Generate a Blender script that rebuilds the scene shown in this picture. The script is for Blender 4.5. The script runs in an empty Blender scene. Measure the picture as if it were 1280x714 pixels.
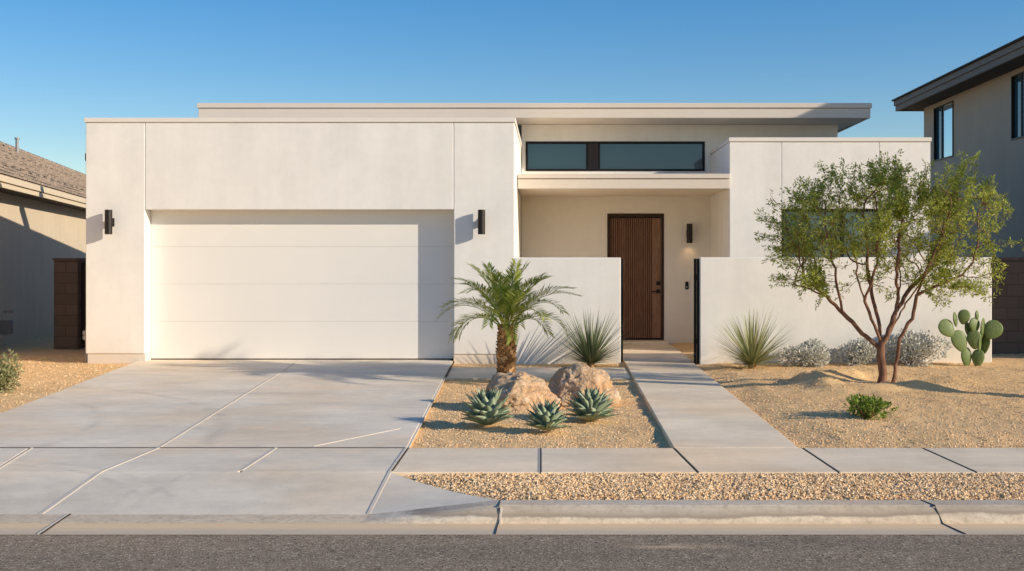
import bpy, bmesh, math, random
import numpy as np
from mathutils import Vector, Matrix, noise, kdtree
random.seed(7); rng = np.random.default_rng(7)
S = bpy.context.scene; C = S.collection; R = math.radians; PI = math.pi

# ------------------------------------------------------------------ plan
EYE = 1.53; CAMY = -18.0; F = 1402.0; PX, PY = 692.0, 332.0        # one-point view, 1280 px wide
def gp(px, py, z=0.0):                                              # photo point lying on the level z -> (x, y) in metres
    d = F*(EYE-z)/(py-PY); return ((px-PX)/F*d, CAMY+d)
def at(px, py, Y):                                                  # photo point lying on the vertical plane at depth Y
    d = Y-CAMY; return ((px-PX)/F*d, Y, EYE-(py-PY)/F*d)
AZ, EL = R(66.5), R(19.5)                                           # sun: to the right of the facade normal, low
SUN = Vector((math.sin(AZ)*math.cos(EL), -math.cos(AZ)*math.cos(EL), math.sin(EL)))

# ------------------------------------------------------------------ object helpers
def tag(o, label, cat, group=None, kind=None):
    o['label'] = label; o['category'] = cat
    if group: o['group'] = group
    if kind: o['kind'] = kind
    return o
def thing(name, label, cat, loc=(0, 0, 0), group=None, rz=0):
    o = bpy.data.objects.new(name, None); C.objects.link(o)
    o.location = loc; o.rotation_euler = (0, 0, rz); o.empty_display_size = .2
    return tag(o, label, cat, group)
def link(name, me, m, parent=None, smooth=False):
    o = bpy.data.objects.new(name, me); C.objects.link(o)
    if m and len(me.materials) == 0: me.materials.append(m)
    if parent: o.parent = parent
    if smooth: me.polygons.foreach_set('use_smooth', [True]*len(me.polygons))
    return o
def obj(name, bm, m, parent=None, smooth=False):
    bmesh.ops.recalc_face_normals(bm, faces=bm.faces)
    me = bpy.data.meshes.new(name); bm.to_mesh(me); bm.free()
    return link(name, me, m, parent, smooth)
def struct(o): o['kind'] = 'structure'; return o
def stuff(o): o['kind'] = 'stuff'; return o
def np_mesh(name, V, Fc, m, parent=None, smooth=False):             # Fc: (n, k) equal-sided faces
    me = bpy.data.meshes.new(name); V = np.asarray(V, dtype=np.float32); Fc = np.asarray(Fc, dtype=np.int32)
    n, k = Fc.shape
    me.vertices.add(len(V)); me.vertices.foreach_set('co', V.ravel())
    me.loops.add(n*k); me.loops.foreach_set('vertex_index', Fc.ravel())
    me.polygons.add(n); me.polygons.foreach_set('loop_start', np.arange(0, n*k, k, dtype=np.int32))
    me.polygons.foreach_set('use_smooth', np.full(n, smooth))
    me.update(calc_edges=True); me.validate()
    return link(name, me, m, parent)
def box(bm, x0, x1, y0, y1, z0, z1, bev=0.0, seg=1, mat=None):
    vs = [bm.verts.new((x, y, z)) for x in (x0, x1) for y in (y0, y1) for z in (z0, z1)]
    if mat is not None:
        for v in vs: v.co = mat @ v.co
    fs = [bm.faces.new([vs[i] for i in q]) for q in ((0, 1, 3, 2), (4, 6, 7, 5), (0, 4, 5, 1), (2, 3, 7, 6), (0, 2, 6, 4), (1, 5, 7, 3))]
    if bev:
        es = list({e for f in fs for e in f.edges})
        bmesh.ops.bevel(bm, geom=es, offset=bev, segments=seg, affect='EDGES', profile=.5)
    return bm
def B(*a, **k): return box(bmesh.new(), *a, **k)
def slab(bm, pts, z1, th, bev=0.0):
    n = len(pts)
    zt = z1 if isinstance(z1, (list, tuple)) else [z1]*n
    t = [bm.verts.new((p[0], p[1], z)) for p, z in zip(pts, zt)]; b = [bm.verts.new((p[0], p[1], z-th)) for p, z in zip(pts, zt)]
    top = bm.faces.new(t); bm.faces.new(b[::-1])
    for i in range(n): bm.faces.new((t[i], b[i], b[(i+1) % n], t[(i+1) % n]))
    if bev: bmesh.ops.bevel(bm, geom=list(top.edges), offset=bev, segments=2, affect='EDGES', profile=.5)
    return bm
def frame_of(d):
    d = d.normalized(); u = d.orthogonal().normalized(); return u, d.cross(u)
def tube(bm, pts, radii, n=7, cap=True):
    rings = []
    up = None
    for i, p in enumerate(pts):
        p = Vector(p); d = (Vector(pts[min(i+1, len(pts)-1)]) - Vector(pts[max(i-1, 0)]))
        d = d.normalized()
        if up is None: u, v = frame_of(d)
        else:
            u = (up - d*up.dot(d)); u = u.normalized() if u.length > 1e-5 else frame_of(d)[0]; v = d.cross(u)
        up = u
        r = radii[i] if isinstance(radii, (list, tuple)) else radii
        rings.append([bm.verts.new(p + (u*math.cos(2*PI*k/n) + v*math.sin(2*PI*k/n))*r) for k in range(n)])
    for a, b in zip(rings, rings[1:]):
        for k in range(n): bm.faces.new((a[k], a[(k+1) % n], b[(k+1) % n], b[k]))
    if cap: bm.faces.new(rings[0][::-1]); bm.faces.new(rings[-1])
    return bm

# ------------------------------------------------------------------ materials
class NT:
    def __init__(s, name):
        s.m = bpy.data.materials.new(name); s.m.use_nodes = True; s.t = s.m.node_tree
        s.p = s.t.nodes['Principled BSDF']; s.out = s.t.nodes['Material Output']
        s.geo = None
        s.p.inputs['Specular IOR Level'].default_value = .25
    def n(s, typ, **k):
        q = s.t.nodes.new(typ)
        for a, v in k.items():
            if a in q.inputs.keys() if hasattr(q.inputs, 'keys') else False: s.put(q.inputs[a], v)
            else: setattr(q, a, v)
        return q
    def put(s, sock, v):
        if isinstance(v, bpy.types.NodeSocket): s.t.links.new(v, sock)
        else: sock.default_value = v
    def co(s, scale=(1, 1, 1), rot=(0, 0, 0)):
        tc = s.n('ShaderNodeTexCoord'); mp = s.n('ShaderNodeMapping')
        s.put(mp.inputs['Vector'], tc.outputs['Object']); mp.inputs['Scale'].default_value = scale; mp.inputs['Rotation'].default_value = rot
        return mp.outputs[0]
    def noise(s, scale, detail=4, rough=.55, vec=None, dist=0):
        q = s.n('ShaderNodeTexNoise'); q.inputs['Scale'].default_value = scale; q.inputs['Detail'].default_value = detail
        q.inputs['Roughness'].default_value = rough; q.inputs['Distortion'].default_value = dist
        s.put(q.inputs['Vector'], vec if vec is not None else s.co()); return q.outputs['Fac']
    def voro(s, scale, feature='F1', vec=None):
        q = s.n('ShaderNodeTexVoronoi'); q.feature = feature; q.inputs['Scale'].default_value = scale
        s.put(q.inputs['Vector'], vec if vec is not None else s.co()); return q
    def ramp(s, fac, stops):
        q = s.n('ShaderNodeValToRGB'); e = q.color_ramp.elements
        while len(e) < len(stops): e.new(.5)
        for el, (p, c) in zip(e, stops):
            el.position = p; el.color = (c, c, c, 1) if isinstance(c, (int, float)) else (*c, 1)
        s.put(q.inputs[0], fac); return q.outputs[0]
    def mix(s, fac, a, b, blend='MIX'):
        q = s.n('ShaderNodeMix'); q.data_type = 'RGBA'; q.blend_type = blend; q.clamp_factor = True
        s.put(q.inputs[0], fac)
        for i, v in ((6, a), (7, b)):
            if isinstance(v, (int, float)): v = (v, v, v, 1)
            elif isinstance(v, tuple) and len(v) == 3: v = (*v, 1)
            s.put(q.inputs[i], v)
        return q.outputs[2]
    def math(s, op, a, b=0.0):
        q = s.n('ShaderNodeMath'); q.operation = op; s.put(q.inputs[0], a); s.put(q.inputs[1], b); return q.outputs[0]
    def island(s):
        return s.n('ShaderNodeNewGeometry').outputs['Random Per Island']
    def xyz(s):
        tc = s.n('ShaderNodeTexCoord'); q = s.n('ShaderNodeSeparateXYZ'); s.put(q.inputs[0], tc.outputs['Object']); return q.outputs
    def bump(s, h, dist=.01, strength=1.0):
        q = s.n('ShaderNodeBump'); q.inputs['Distance'].default_value = dist; q.inputs['Strength'].default_value = strength
        s.put(q.inputs['Height'], h); s.put(s.p.inputs['Normal'], q.outputs[0]); return q
    def fin(s, col, rough=.8, metal=0.0, spec=None):
        if isinstance(col, tuple): col = (*col, 1) if len(col) == 3 else col
        s.put(s.p.inputs['Base Color'], col); s.put(s.p.inputs['Roughness'], rough); s.p.inputs['Metallic'].default_value = metal
        if spec is not None: s.p.inputs['Specular IOR Level'].default_value = spec
        return s.m
    def leafy(s, col, trans=.3, tcol=None, rough=.55):
        s.fin(col, rough, spec=.12)
        tr = s.n('ShaderNodeBsdfTranslucent'); s.put(tr.inputs[0], tcol if tcol is not None else col)
        mx = s.n('ShaderNodeMixShader'); mx.inputs[0].default_value = trans
        s.t.links.new(s.p.outputs[0], mx.inputs[1]); s.t.links.new(tr.outputs[0], mx.inputs[2]); s.t.links.new(mx.outputs[0], s.out.inputs[0])
        return s.m

def m_stucco(name, c, var=.11, streak=.10, bump=.0016):
    s = NT(name)
    big = s.noise(1.1, 6, .62, dist=.4); st = s.noise(1.0, 5, .6, s.co((2.6, 2.6, .35)))
    mott = s.noise(7, 4, .6)
    k = s.math('ADD', s.math('MULTIPLY', s.math('SUBTRACT', big, .5), var*2.0), s.math('MULTIPLY', s.math('SUBTRACT', st, .5), streak*2.0))
    k = s.math('ADD', s.math('ADD', k, s.math('MULTIPLY', s.math('SUBTRACT', mott, .5), .09)), 1.0)
    z = s.xyz()[2]
    grime = s.math('MULTIPLY', s.ramp(s.math('ADD', z, s.math('MULTIPLY', big, .35)), [(0.1, 1.0), (.62, 0.0)]), .22)
    col = s.mix(1.0, c, s.n('ShaderNodeCombineColor').outputs[0], 'MULTIPLY')
    cc = s.t.nodes[-2] if False else None
    q = s.n('ShaderNodeCombineColor')
    for i in range(3): s.put(q.inputs[i], k)
    col = s.mix(1.0, c, q.outputs[0], 'MULTIPLY')
    col = s.mix(grime, col, tuple(v*f for v, f in zip(c, (.78, .68, .54))))
    h = s.math('ADD', s.noise(160, 3, .7), s.math('MULTIPLY', s.noise(28, 4, .6), 1.2))
    s.bump(h, bump, .55)
    return s.fin(col, .93, spec=.12)
def m_plain(name, c, rough=.6, metal=0.0, var=.08, scale=6, bump=0.0, spec=None):
    s = NT(name); f = s.noise(scale, 5, .6)
    col = s.mix(f, tuple(v*(1-var) for v in c), tuple(min(1, v*(1+var)) for v in c))
    if bump: s.bump(s.noise(scale*25, 3), bump, .5)
    return s.fin(col, rough, metal, spec)

WALLC = (.835, .795, .73)
M = {}
M['stucco'] = m_stucco('stucco_offwhite', WALLC)
M['stucco_entry'] = m_stucco('stucco_entry', (.86, .79, .69), .05, .04)  # same stucco warmed and lightened; bounced light is put into the colour
M['stucco_tan'] = m_stucco('stucco_neighbour_tan', (.60, .49, .355))
M['stucco_brown'] = m_stucco('stucco_neighbour_brown', (.54, .395, .285))
M['trim'] = m_plain('trim_paint', (.70, .61, .51), .7, var=.05, scale=2.5, spec=.15)
M['coping'] = m_plain('coping_metal', (.80, .735, .65), .55, var=.04, scale=2, spec=.2)
M['soffit'] = m_plain('soffit_paint', (.84, .75, .63), .85, var=.05, scale=2, spec=.1)
M['gdoor'] = m_plain('garage_door_paint', (.83, .79, .725), .5, var=.03, scale=1.3, spec=.25)
M['plinth'] = m_stucco('plinth_concrete', (.74, .67, .58), .08, .03)
M['bronze'] = m_plain('dark_bronze_metal', (.035, .03, .028), .42, .55, .2, 9)
M['black'] = m_plain('black_metal', (.014, .014, .015), .45, .3, .2, 9)
M['mull'] = m_plain('mullion_panel', (.045, .035, .036), .5, .2, .15, 4)
M['fascia_dark'] = m_plain('dark_fascia', (.22, .18, .155), .7, var=.12, scale=4, spec=.15)
M['fascia_tan'] = m_plain('tan_fascia', (.66, .54, .38), .7, var=.06, scale=4)
M['rubber'] = m_plain('sealant', (.66, .58, .47), .8, var=.12, scale=8)
M['gap'] = m_plain('joint_gap', (.075, .062, .05), .95, var=.3, scale=8)
M['bulb'] = NT('lamp_glow').m
_p = M['bulb'].node_tree.nodes['Principled BSDF']; _p.inputs['Emission Color'].default_value = (1, .62, .28, 1); _p.inputs['Emission Strength'].default_value = 3
M['steel'] = m_plain('galvanised_pipe', (.32, .32, .32), .45, .6, .2, 12)
M['grey_plastic'] = m_plain('grey_meter_paint', (.19, .19, .19), .6, 0, .15, 12)

def m_concrete(name, c, tyre=0.0, dirty=0.0):
    s = NT(name)
    a = s.noise(.55, 6, .62, dist=.8); b = s.noise(1.0, 5, .65, s.co((.5, 1.15, 1), (0, 0, R(-38)))); f = s.noise(110, 3, .85); m = s.noise(7, 7, .72)
    k = s.math('ADD', s.math('MULTIPLY', s.math('SUBTRACT', a, .5), .62), s.math('MULTIPLY', s.math('SUBTRACT', b, .5), .72))
    k = s.math('ADD', k, s.math('MULTIPLY', s.math('SUBTRACT', f, .5), .30)); k = s.math('ADD', k, s.math('MULTIPLY', s.math('SUBTRACT', m, .5), .30))
    k = s.math('ADD', k, 1.0)
    warm = s.ramp(s.noise(.42, 4, .6), [(.44, 0.0), (.64, 1.0)])
    base = s.mix(s.math('MULTIPLY', warm, .8), c, (c[0]*1.06, c[1]*.94, c[2]*.80))
    q = s.n('ShaderNodeCombineColor')
    for i in range(3): s.put(q.inputs[i], k)
    col = s.mix(1.0, base, q.outputs[0], 'MULTIPLY')
    spots = s.ramp(s.voro(2.3).outputs['Distance'], [(.012, 1.0), (.03, 0.0)])
    col = s.mix(s.math('MULTIPLY', spots, .35), col, tuple(v*.45 for v in c))
    if tyre:                                                        # worn wheel marks: two thin scuffed arcs
        xyz = s.xyz()
        for (cx, cy, r, w, y0, y1) in ((-4.9, -11.9, 2.62, .05, -10.3, -8.7), (-4.9, -11.9, 2.78, .045, -10.3, -8.9), (-.4, -10.4, 2.4, .05, -10.6, -9.6), (-.2, -10.3, 2.75, .04, -10.6, -9.7), (-8.4, -8.2, 4.1, .10, -8.6, -4.5), (-8.2, -8.6, 5.2, .12, -8.6, -3.2)):
            dx = s.math('SUBTRACT', xyz[0], cx); dy = s.math('SUBTRACT', xyz[1], cy)
            d = s.math('SQRT', s.math('ADD', s.math('MULTIPLY', dx, dx), s.math('MULTIPLY', dy, dy)))
            g = s.math('DIVIDE', s.math('ABSOLUTE', s.math('SUBTRACT', d, r)), w)
            line = s.ramp(g, [(0.0, 1.0), (1.0, 0.0)])
            ok = s.math('MULTIPLY', s.math('GREATER_THAN', xyz[1], y0), s.math('LESS_THAN', xyz[1], y1))
            wear = s.ramp(s.noise(2.2, 5, .7), [(.42, 0.0), (.68, 1.0)])
            col = s.mix(s.math('MULTIPLY', s.math('MULTIPLY', line, ok), s.math('MULTIPLY', wear, tyre)), col, tuple(v*.5 for v in c))
    if dirty:
        z = s.xyz()[2]; wv = s.noise(.55, 3, .5, s.co((1, .0, .0))); fine = s.noise(5, 6, .75, s.co((1.6, 3, 4)))
        tide = s.math('ADD', s.math('ADD', z, .118), s.math('MULTIPLY', s.math('SUBTRACT', wv, .5), -.16))
        tide = s.math('ADD', tide, s.math('MULTIPLY', s.math('SUBTRACT', fine, .5), .03))
        band = s.ramp(tide, [(.050, 0.0), (.060, 1.0), (.082, .55), (.125, .0)])
        col = s.mix(s.math('MULTIPLY', band, dirty), col, (c[0]*.36, c[1]*.34, c[2]*.33))
        low = s.ramp(s.math('ADD', z, .118), [(.015, 1.0), (.045, 0.0)])
        col = s.mix(s.math('MULTIPLY', low, .6), col, (.80, .60, .38))
        col = s.mix(s.math('MULTIPLY', s.ramp(fine, [(.42, 0.0), (.62, 1.0)]), .38), col, (c[0]*.5, c[1]*.46, c[2]*.42))
        spk = s.ramp(s.noise(24, 6, .8), [(.50, 0.0), (.62, 1.0)]); col = s.mix(s.math('MULTIPLY', spk, .5), col, (c[0]*.48, c[1]*.44, c[2]*.40))
    h = s.math('ADD', s.noise(120, 3, .7), s.math('MULTIPLY', s.noise(14, 4, .6), .8))
    s.bump(h, .004, .45)
    return s.fin(col, .88, spec=.2)
CON = (.80, .69, .54)
M['drive'] = m_concrete('driveway_concrete', CON, .5)
M['walk'] = m_concrete('sidewalk_concrete', (.87, .71, .51))
M['curb'] = m_concrete('curb_concrete', (.74, .63, .49), 0, .85)
def m_gutter():
    s = NT('gutter_concrete'); f = s.noise(3, 6, .65, s.co((.4, 5, 1))); g = s.noise(170, 2, .8)
    y = s.xyz()[1]
    t = s.ramp(s.math('ADD', s.math('ADD', y, 11.10), s.math('MULTIPLY', s.math('SUBTRACT', f, .5), .12)), [(.0, 0.0), (.11, 1.0)])
    col = s.mix(t, (.68, .54, .385), (.90, .64, .38))
    col = s.mix(s.math('MULTIPLY', g, .25), col, (.2, .17, .14))
    s.bump(g, .004, .5); return s.fin(col, .9)
M['gutter'] = m_gutter()
def m_asphalt():
    s = NT('asphalt')
    v = s.voro(88); rc = s.n('ShaderNodeSeparateColor'); s.put(rc.inputs[0], v.outputs['Color']); v2 = s.voro(36); r2 = s.n('ShaderNodeSeparateColor'); s.put(r2.inputs[0], v2.outputs['Color'])
    st = s.ramp(rc.outputs[0], [(0.0, (.21, .158, .11)), (.5, (.30, .232, .165)), (.93, (.385, .305, .225)), (.99, (.58, .475, .36))])
    chip = s.math('MULTIPLY', s.math('GREATER_THAN', r2.outputs[1], .955), s.math('LESS_THAN', v2.outputs['Distance'], .32))
    col = s.mix(s.math('MULTIPLY', chip, .6), st, (.58, .48, .38))
    dark = s.math('MULTIPLY', s.math('LESS_THAN', r2.outputs[0], .07), s.math('LESS_THAN', v2.outputs['Distance'], .36))
    col = s.mix(s.math('MULTIPLY', dark, .75), col, (.07, .052, .04))
    big = s.noise(.9, 6, .65, s.co((.35, 1.6, 1)))
    col = s.mix(1.0, col, s.ramp(big, [(.3, (.80, .80, .80)), (.7, (1.16, 1.14, 1.10))]), 'MULTIPLY')
    med = s.noise(9, 5, .7); col = s.mix(1.0, col, s.ramp(med, [(.3, .84), (.7, 1.14)]), 'MULTIPLY')
    xyz = s.xyz(); dx = s.math('DIVIDE', s.math('SUBTRACT', xyz[0], .72), .42); dy = s.math('DIVIDE', s.math('ADD', xyz[1], 11.42), .10)
    el = s.math('SQRT', s.math('ADD', s.math('MULTIPLY', dx, dx), s.math('MULTIPLY', dy, dy)))
    sand = s.math('MULTIPLY', s.ramp(el, [(.2, 1.0), (1.1, 0.0)]), s.ramp(s.noise(7, 6, .7, s.co((.6, 2.2, 1))), [(.40, 0.0), (.58, 1.0)]))
    edge = s.math('MULTIPLY', s.ramp(s.math('ADD', xyz[1], 11.35), [(.0, 0.0), (.2, 1.0)]), s.ramp(s.noise(4, 6, .7), [(.45, 0.0), (.7, .5)]))
    col = s.mix(s.math('MULTIPLY', s.math('MAXIMUM', sand, edge), .75), col, (.66, .48, .31))
    h = s.math('ADD', v.outputs['Distance'], s.math('MULTIPLY', s.noise(70, 4, .7), 1.2))
    s.bump(h, .004, .5); return s.fin(col, .95, spec=.05)
M['asphalt'] = m_asphalt()
G_STOPS = [(0.0, (.58, .355, .16)), (.25, (.82, .53, .25)), (.55, (.92, .61, .305)), (.82, (.95, .67, .37)), (1.0, (.95, .74, .46))]
def m_gravelbed(name='decomposed_granite', sc=85, dark=1.0):
    s = NT(name)
    v = s.voro(sc); v2 = s.voro(sc*2.3); rc = s.n('ShaderNodeSeparateColor'); s.put(rc.inputs[0], v.outputs['Color']); r2 = s.n('ShaderNodeSeparateColor'); s.put(r2.inputs[0], v2.outputs['Color'])
    col = s.mix(.45, s.ramp(rc.outputs[0], G_STOPS), s.ramp(r2.outputs[1], G_STOPS))
    big = s.ramp(s.noise(.9, 6, .62), [(.3, (.90, .87, .83)), (.7, (1.08, 1.05, 1.0))])
    col = s.mix(1.0, col, big, 'MULTIPLY')
    crumbs = s.ramp(s.noise(26, 4, .7), [(.60, 0.0), (.70, 1.0)])
    col = s.mix(s.math('MULTIPLY', crumbs, .30), col, (.26, .155, .075))
    if dark != 1.0: col = s.mix(1.0, col, (dark, dark, dark), 'MULTIPLY')
    h = s.math('ADD', s.math('MULTIPLY', v.outputs['Distance'], -1.0), s.math('ADD', s.math('MULTIPLY', v2.outputs['Distance'], -.5), s.math('MULTIPLY', s.noise(12, 5, .7), 2.0)))
    s.bump(h, .008, .6); return s.fin(col, .95, spec=.05)
M['granite'] = m_gravelbed()
def m_stones():
    s = NT('gravel_stones'); i = s.island()
    col = s.ramp(i, [(0.0, (.16, .09, .045)), (.04, (.66, .43, .22)), (.4, (.80, .54, .29)), (.75, (.86, .60, .345)), (1.0, (.90, .70, .46))])
    return s.fin(col, .9, spec=.15)
M['stones'] = m_stones()
def m_glass(name, c, refl=.55):
    s = NT(name); s.fin(s.mix(s.noise(.8, 2), tuple(v*.85 for v in c), c), .03, 0, .8)
    s.p.inputs['IOR'].default_value = 1.6
    return s.m
M['glass'] = m_glass('dark_teal_glass', (.035, .085, .11))  # dark teal base colour stands in for reflected sky and unlit interior
M['glass_blue'] = m_glass('sky_blue_glass', (.05, .24, .36))
def m_mirror(name, c):
    s = NT(name); s.fin(c, .02, .75); return s.m
M['glass_blue'] = m_mirror('reflective_glass', (.66, .82, .90))
M['blind'] = m_plain('window_blind', (.10, .11, .12), .8)
def m_wood():
    s = NT('walnut_slats'); g = s.noise(5, 6, .65, s.co((9, 9, .7)), 1.2)
    col = s.ramp(g, [(.25, (.19, .094, .05)), (.55, (.34, .178, .10)), (.8, (.45, .25, .145))])
    col = s.mix(s.math('MULTIPLY', s.island(), .35), col, (.07, .028, .013))
    s.bump(g, .003, .4); return s.fin(col, .5, spec=.3)
M['wood'] = m_wood()
M['wood_dark'] = m_plain('dark_walnut', (.045, .02, .011), .5, var=.2)
def m_block(name, c, sx=.4, sy=.2):
    s = NT(name); q = s.n('ShaderNodeTexBrick')
    xyz = s.xyz(); cb = s.n('ShaderNodeCombineXYZ'); s.put(cb.inputs[0], s.math('ADD', xyz[0], xyz[1])); s.put(cb.inputs[1], xyz[2]); s.put(q.inputs['Vector'], cb.outputs[0])
    q.inputs['Scale'].default_value = 1; q.inputs['Brick Width'].default_value = sx; q.inputs['Row Height'].default_value = sy; q.inputs['Mortar Size'].default_value = .006
    q.inputs['Color1'].default_value = (*c, 1); q.inputs['Color2'].default_value = (*[v*.82 for v in c], 1); q.inputs['Mortar'].default_value = (*[v*.6 for v in c], 1)
    n = s.noise(60, 4, .7)
    col = s.mix(s.math('MULTIPLY', n, .4), q.outputs[0], tuple(v*.6 for v in c))
    s.bump(s.math('SUBTRACT', s.math('MULTIPLY', n, .4), q.outputs['Fac']), .008, .8); return s.fin(col, .95, spec=.1)
M['block'] = m_block('brown_block', (.165, .125, .098))
def m_rooftile():
    s = NT('roof_tiles'); q = s.n('ShaderNodeTexBrick'); s.put(q.inputs['Vector'], s.co())
    q.inputs['Scale'].default_value = 1; q.inputs['Brick Width'].default_value = .33; q.inputs['Row Height'].default_value = .36; q.inputs['Mortar Size'].default_value = .012
    q.inputs['Color1'].default_value = (.36, .27, .20, 1); q.inputs['Color2'].default_value = (.24, .19, .155, 1); q.inputs['Mortar'].default_value = (.09, .07, .055, 1)
    n = s.noise(9, 5, .7); col = s.mix(s.ramp(n, [(.35, 0.0), (.7, .6)]), q.outputs[0], (.44, .35, .27))
    s.bump(s.math('SUBTRACT', s.math('MULTIPLY', n, .3), q.outputs['Fac']), .03, .8); return s.fin(col, .9, spec=.1)
M['tile'] = m_rooftile()
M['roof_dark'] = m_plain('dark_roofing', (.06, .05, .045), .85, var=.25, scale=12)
def m_rock():
    s = NT('boulder_rock'); n = s.noise(3.2, 8, .66, dist=.6); f = s.noise(22, 6, .7)
    col = s.ramp(n, [(.30, (.40, .28, .18)), (.44, (.60, .43, .27)), (.55, (.68, .44, .245)), (.70, (.82, .69, .53))])
    red = s.ramp(s.noise(4.5, 5, .6), [(.46, 0.0), (.60, .8)]); col = s.mix(red, col, (.62, .35, .17))
    pale = s.ramp(s.noise(8, 7, .75), [(.56, 0.0), (.66, .7)]); col = s.mix(pale, col, (.90, .82, .70))
    pit = s.ramp(f, [(.28, 1.0), (.42, 0.0)]); col = s.mix(s.math('MULTIPLY', pit, .45), col, (.16, .10, .06))
    crk = s.ramp(s.voro(5.5, 'DISTANCE_TO_EDGE').outputs['Distance'], [(.0, 1.0), (.035, 0.0)]); col = s.mix(s.math('MULTIPLY', crk, s.math('MULTIPLY', f, .9)), col, (.13, .08, .05))
    s.bump(s.math('ADD', f, s.math('MULTIPLY', n, 1.5)), .035, .9); return s.fin(col, .92, spec=.15)
M['rock'] = m_rock()
def m_leaf(name, stops, trans=.3, rough=.55):
    s = NT(name); return s.leafy(s.ramp(s.island(), stops), trans, rough=rough)
M['acacia'] = m_leaf('acacia_leaf', [(0, (.16, .205, .033)), (.35, (.31, .365, .055)), (.75, (.47, .505, .09)), (1, (.60, .60, .17))], .48)
M['palm'] = m_leaf('palm_leaflet', [(0, (.17, .22, .03)), (.5, (.34, .41, .06)), (.85, (.50, .54, .12)), (1, (.62, .58, .22))], .35, .42)
M['yucca'] = m_leaf('desert_spoon_blade', [(0, (.10, .135, .065)), (.6, (.19, .225, .11)), (1, (.36, .36, .19))], .15)
M['yucca_pale'] = m_leaf('pale_yucca_blade', [(0, (.24, .26, .10)), (.6, (.40, .41, .18)), (1, (.56, .53, .28))], .25)
M['silver'] = m_leaf('silver_leaf', [(0, (.40, .39, .33)), (.5, (.62, .61, .53)), (1, (.82, .80, .72))], .15, .8)
M['olive'] = m_leaf('olive_leaf', [(0, (.16, .17, .07)), (.5, (.28, .28, .13)), (1, (.42, .41, .22))], .2)
M['green'] = m_leaf('bright_leaf', [(0, (.08, .13, .02)), (.5, (.17, .26, .04)), (1, (.30, .38, .07))], .3)
def m_agave():
    s = NT('agave_leaf'); n = s.noise(9, 5, .6); st = s.noise(4, 3, .5, s.co((20, 20, 2)))
    col = s.ramp(s.math('ADD', s.math('MULTIPLY', n, .6), s.math('MULTIPLY', s.island(), .4)), [(.2, (.15, .195, .11)), (.55, (.29, .345, .215)), (.85, (.46, .52, .36))])
    s.bump(st, .003, .3); return s.fin(col, .6, spec=.3)
M['agave'] = m_agave()
M['spine'] = m_plain('agave_tip', (.10, .05, .03), .6)
def m_pad():
    s = NT('cactus_pad'); v = s.voro(30); dot = s.ramp(v.outputs['Distance'], [(.12, 1.0), (.26, 0.0)])
    col = s.mix(s.noise(9, 6, .7), (.095, .145, .04), (.185, .235, .075)); col = s.mix(s.math('MULTIPLY', dot, .75), col, (.36, .33, .18))
    s.bump(dot, .006, .6); return s.fin(col, .5, spec=.3)
M['pad'] = m_pad()
def m_bark(name, a, b):
    s = NT(name); n = s.noise(14, 6, .7, s.co((1, 1, .35))); s.bump(n, .012, .8)
    return s.fin(s.ramp(n, [(.3, a), (.7, b)]), .9, spec=.15)
M['bark'] = m_bark('acacia_bark', (.11, .052, .032), (.33, .175, .11))
def m_palmbark():
    s = NT('palm_leaf_bases'); n = s.noise(30, 5, .7)
    col = s.ramp(s.math('ADD', s.math('MULTIPLY', n, .5), s.math('MULTIPLY', s.island(), .5)), [(.2, (.15, .075, .03)), (.5, (.42, .235, .10)), (.8, (.66, .43, .22))])
    s.bump(n, .006, .6); return s.fin(col, .9, spec=.15)
M['palmbark'] = m_palmbark()
M['rachis'] = m_plain('palm_midrib', (.30, .30, .10), .5, var=.15)

# ------------------------------------------------------------------ ground, street, paving (structure)
def fbm(x, y, sc, seed=0.0, oct=4):
    return noise.fractal(Vector((x*sc+seed, y*sc-seed, seed)), .9, 2.0, oct)
TREE = (*gp(1104, 484), 0.0)
def bed_z(x, y):
    z = -.045 + .016*fbm(x, y, .9, 3.1) + .012*fbm(x, y, 4.2, 8.7, 3) + .006*fbm(x, y, 11, 1.7, 2)
    if x > 2.0:
        k = min(1, max(0, (x-2.05)/.5))*min(1, max(0, (y+8.6)/.7))
        z += k*.05
        r = math.hypot((x-TREE[0])*.85, (y-TREE[1]))
        a = math.atan2(y-TREE[1], x-TREE[0])
        ring = math.exp(-((r-.72-.12*math.sin(2*a+.6)-.06*math.sin(5*a))/.20)**2)
        z += k*(.085+.055*math.cos(a-2.95)+.02*math.sin(4*a))*ring*(1+.5*fbm(x, y, 2.4, 5.5, 3)) + k*.05*math.exp(-(r/1.6)**2)
    if -1.6 < x < 1.1 and -8.6 < y < -2.7:
        z += .03*math.exp(-(((x-.0)/.75)**2+((y+6.4)/.9)**2))
    return z
def grid(name, xs, ys, zf, m):
    V = np.array([(x, y, zf(x, y)) for y in ys for x in xs], dtype=np.float32); nx, ny = len(xs), len(ys)
    i = np.arange(ny-1)[:, None]*nx + np.arange(nx-1)[None, :]
    Fc = np.stack([i, i+1, i+nx+1, i+nx], -1).reshape(-1, 4)
    return np_mesh(name, V, Fc, m, smooth=True)
SW0, SW1 = -8.59, -9.69              # sidewalk back / front edge
CB0, CB1, CB2, GT = -10.68, -10.85, -10.92, -11.15
struct(grid('ground', np.linspace(-900, 900, 31), np.linspace(-900, 900, 31), lambda x, y: -.24, M['granite']))
xs = np.concatenate([np.arange(-16, -5, .2), np.arange(-5, 8.2, .06), np.arange(8.2, 18, .2)])
ys = np.concatenate([np.arange(SW0-.02, -1.5, .06), np.arange(-1.5, 14, .2)])
struct(grid('gravel_yard', xs, ys, bed_z, M['granite']))
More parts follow.
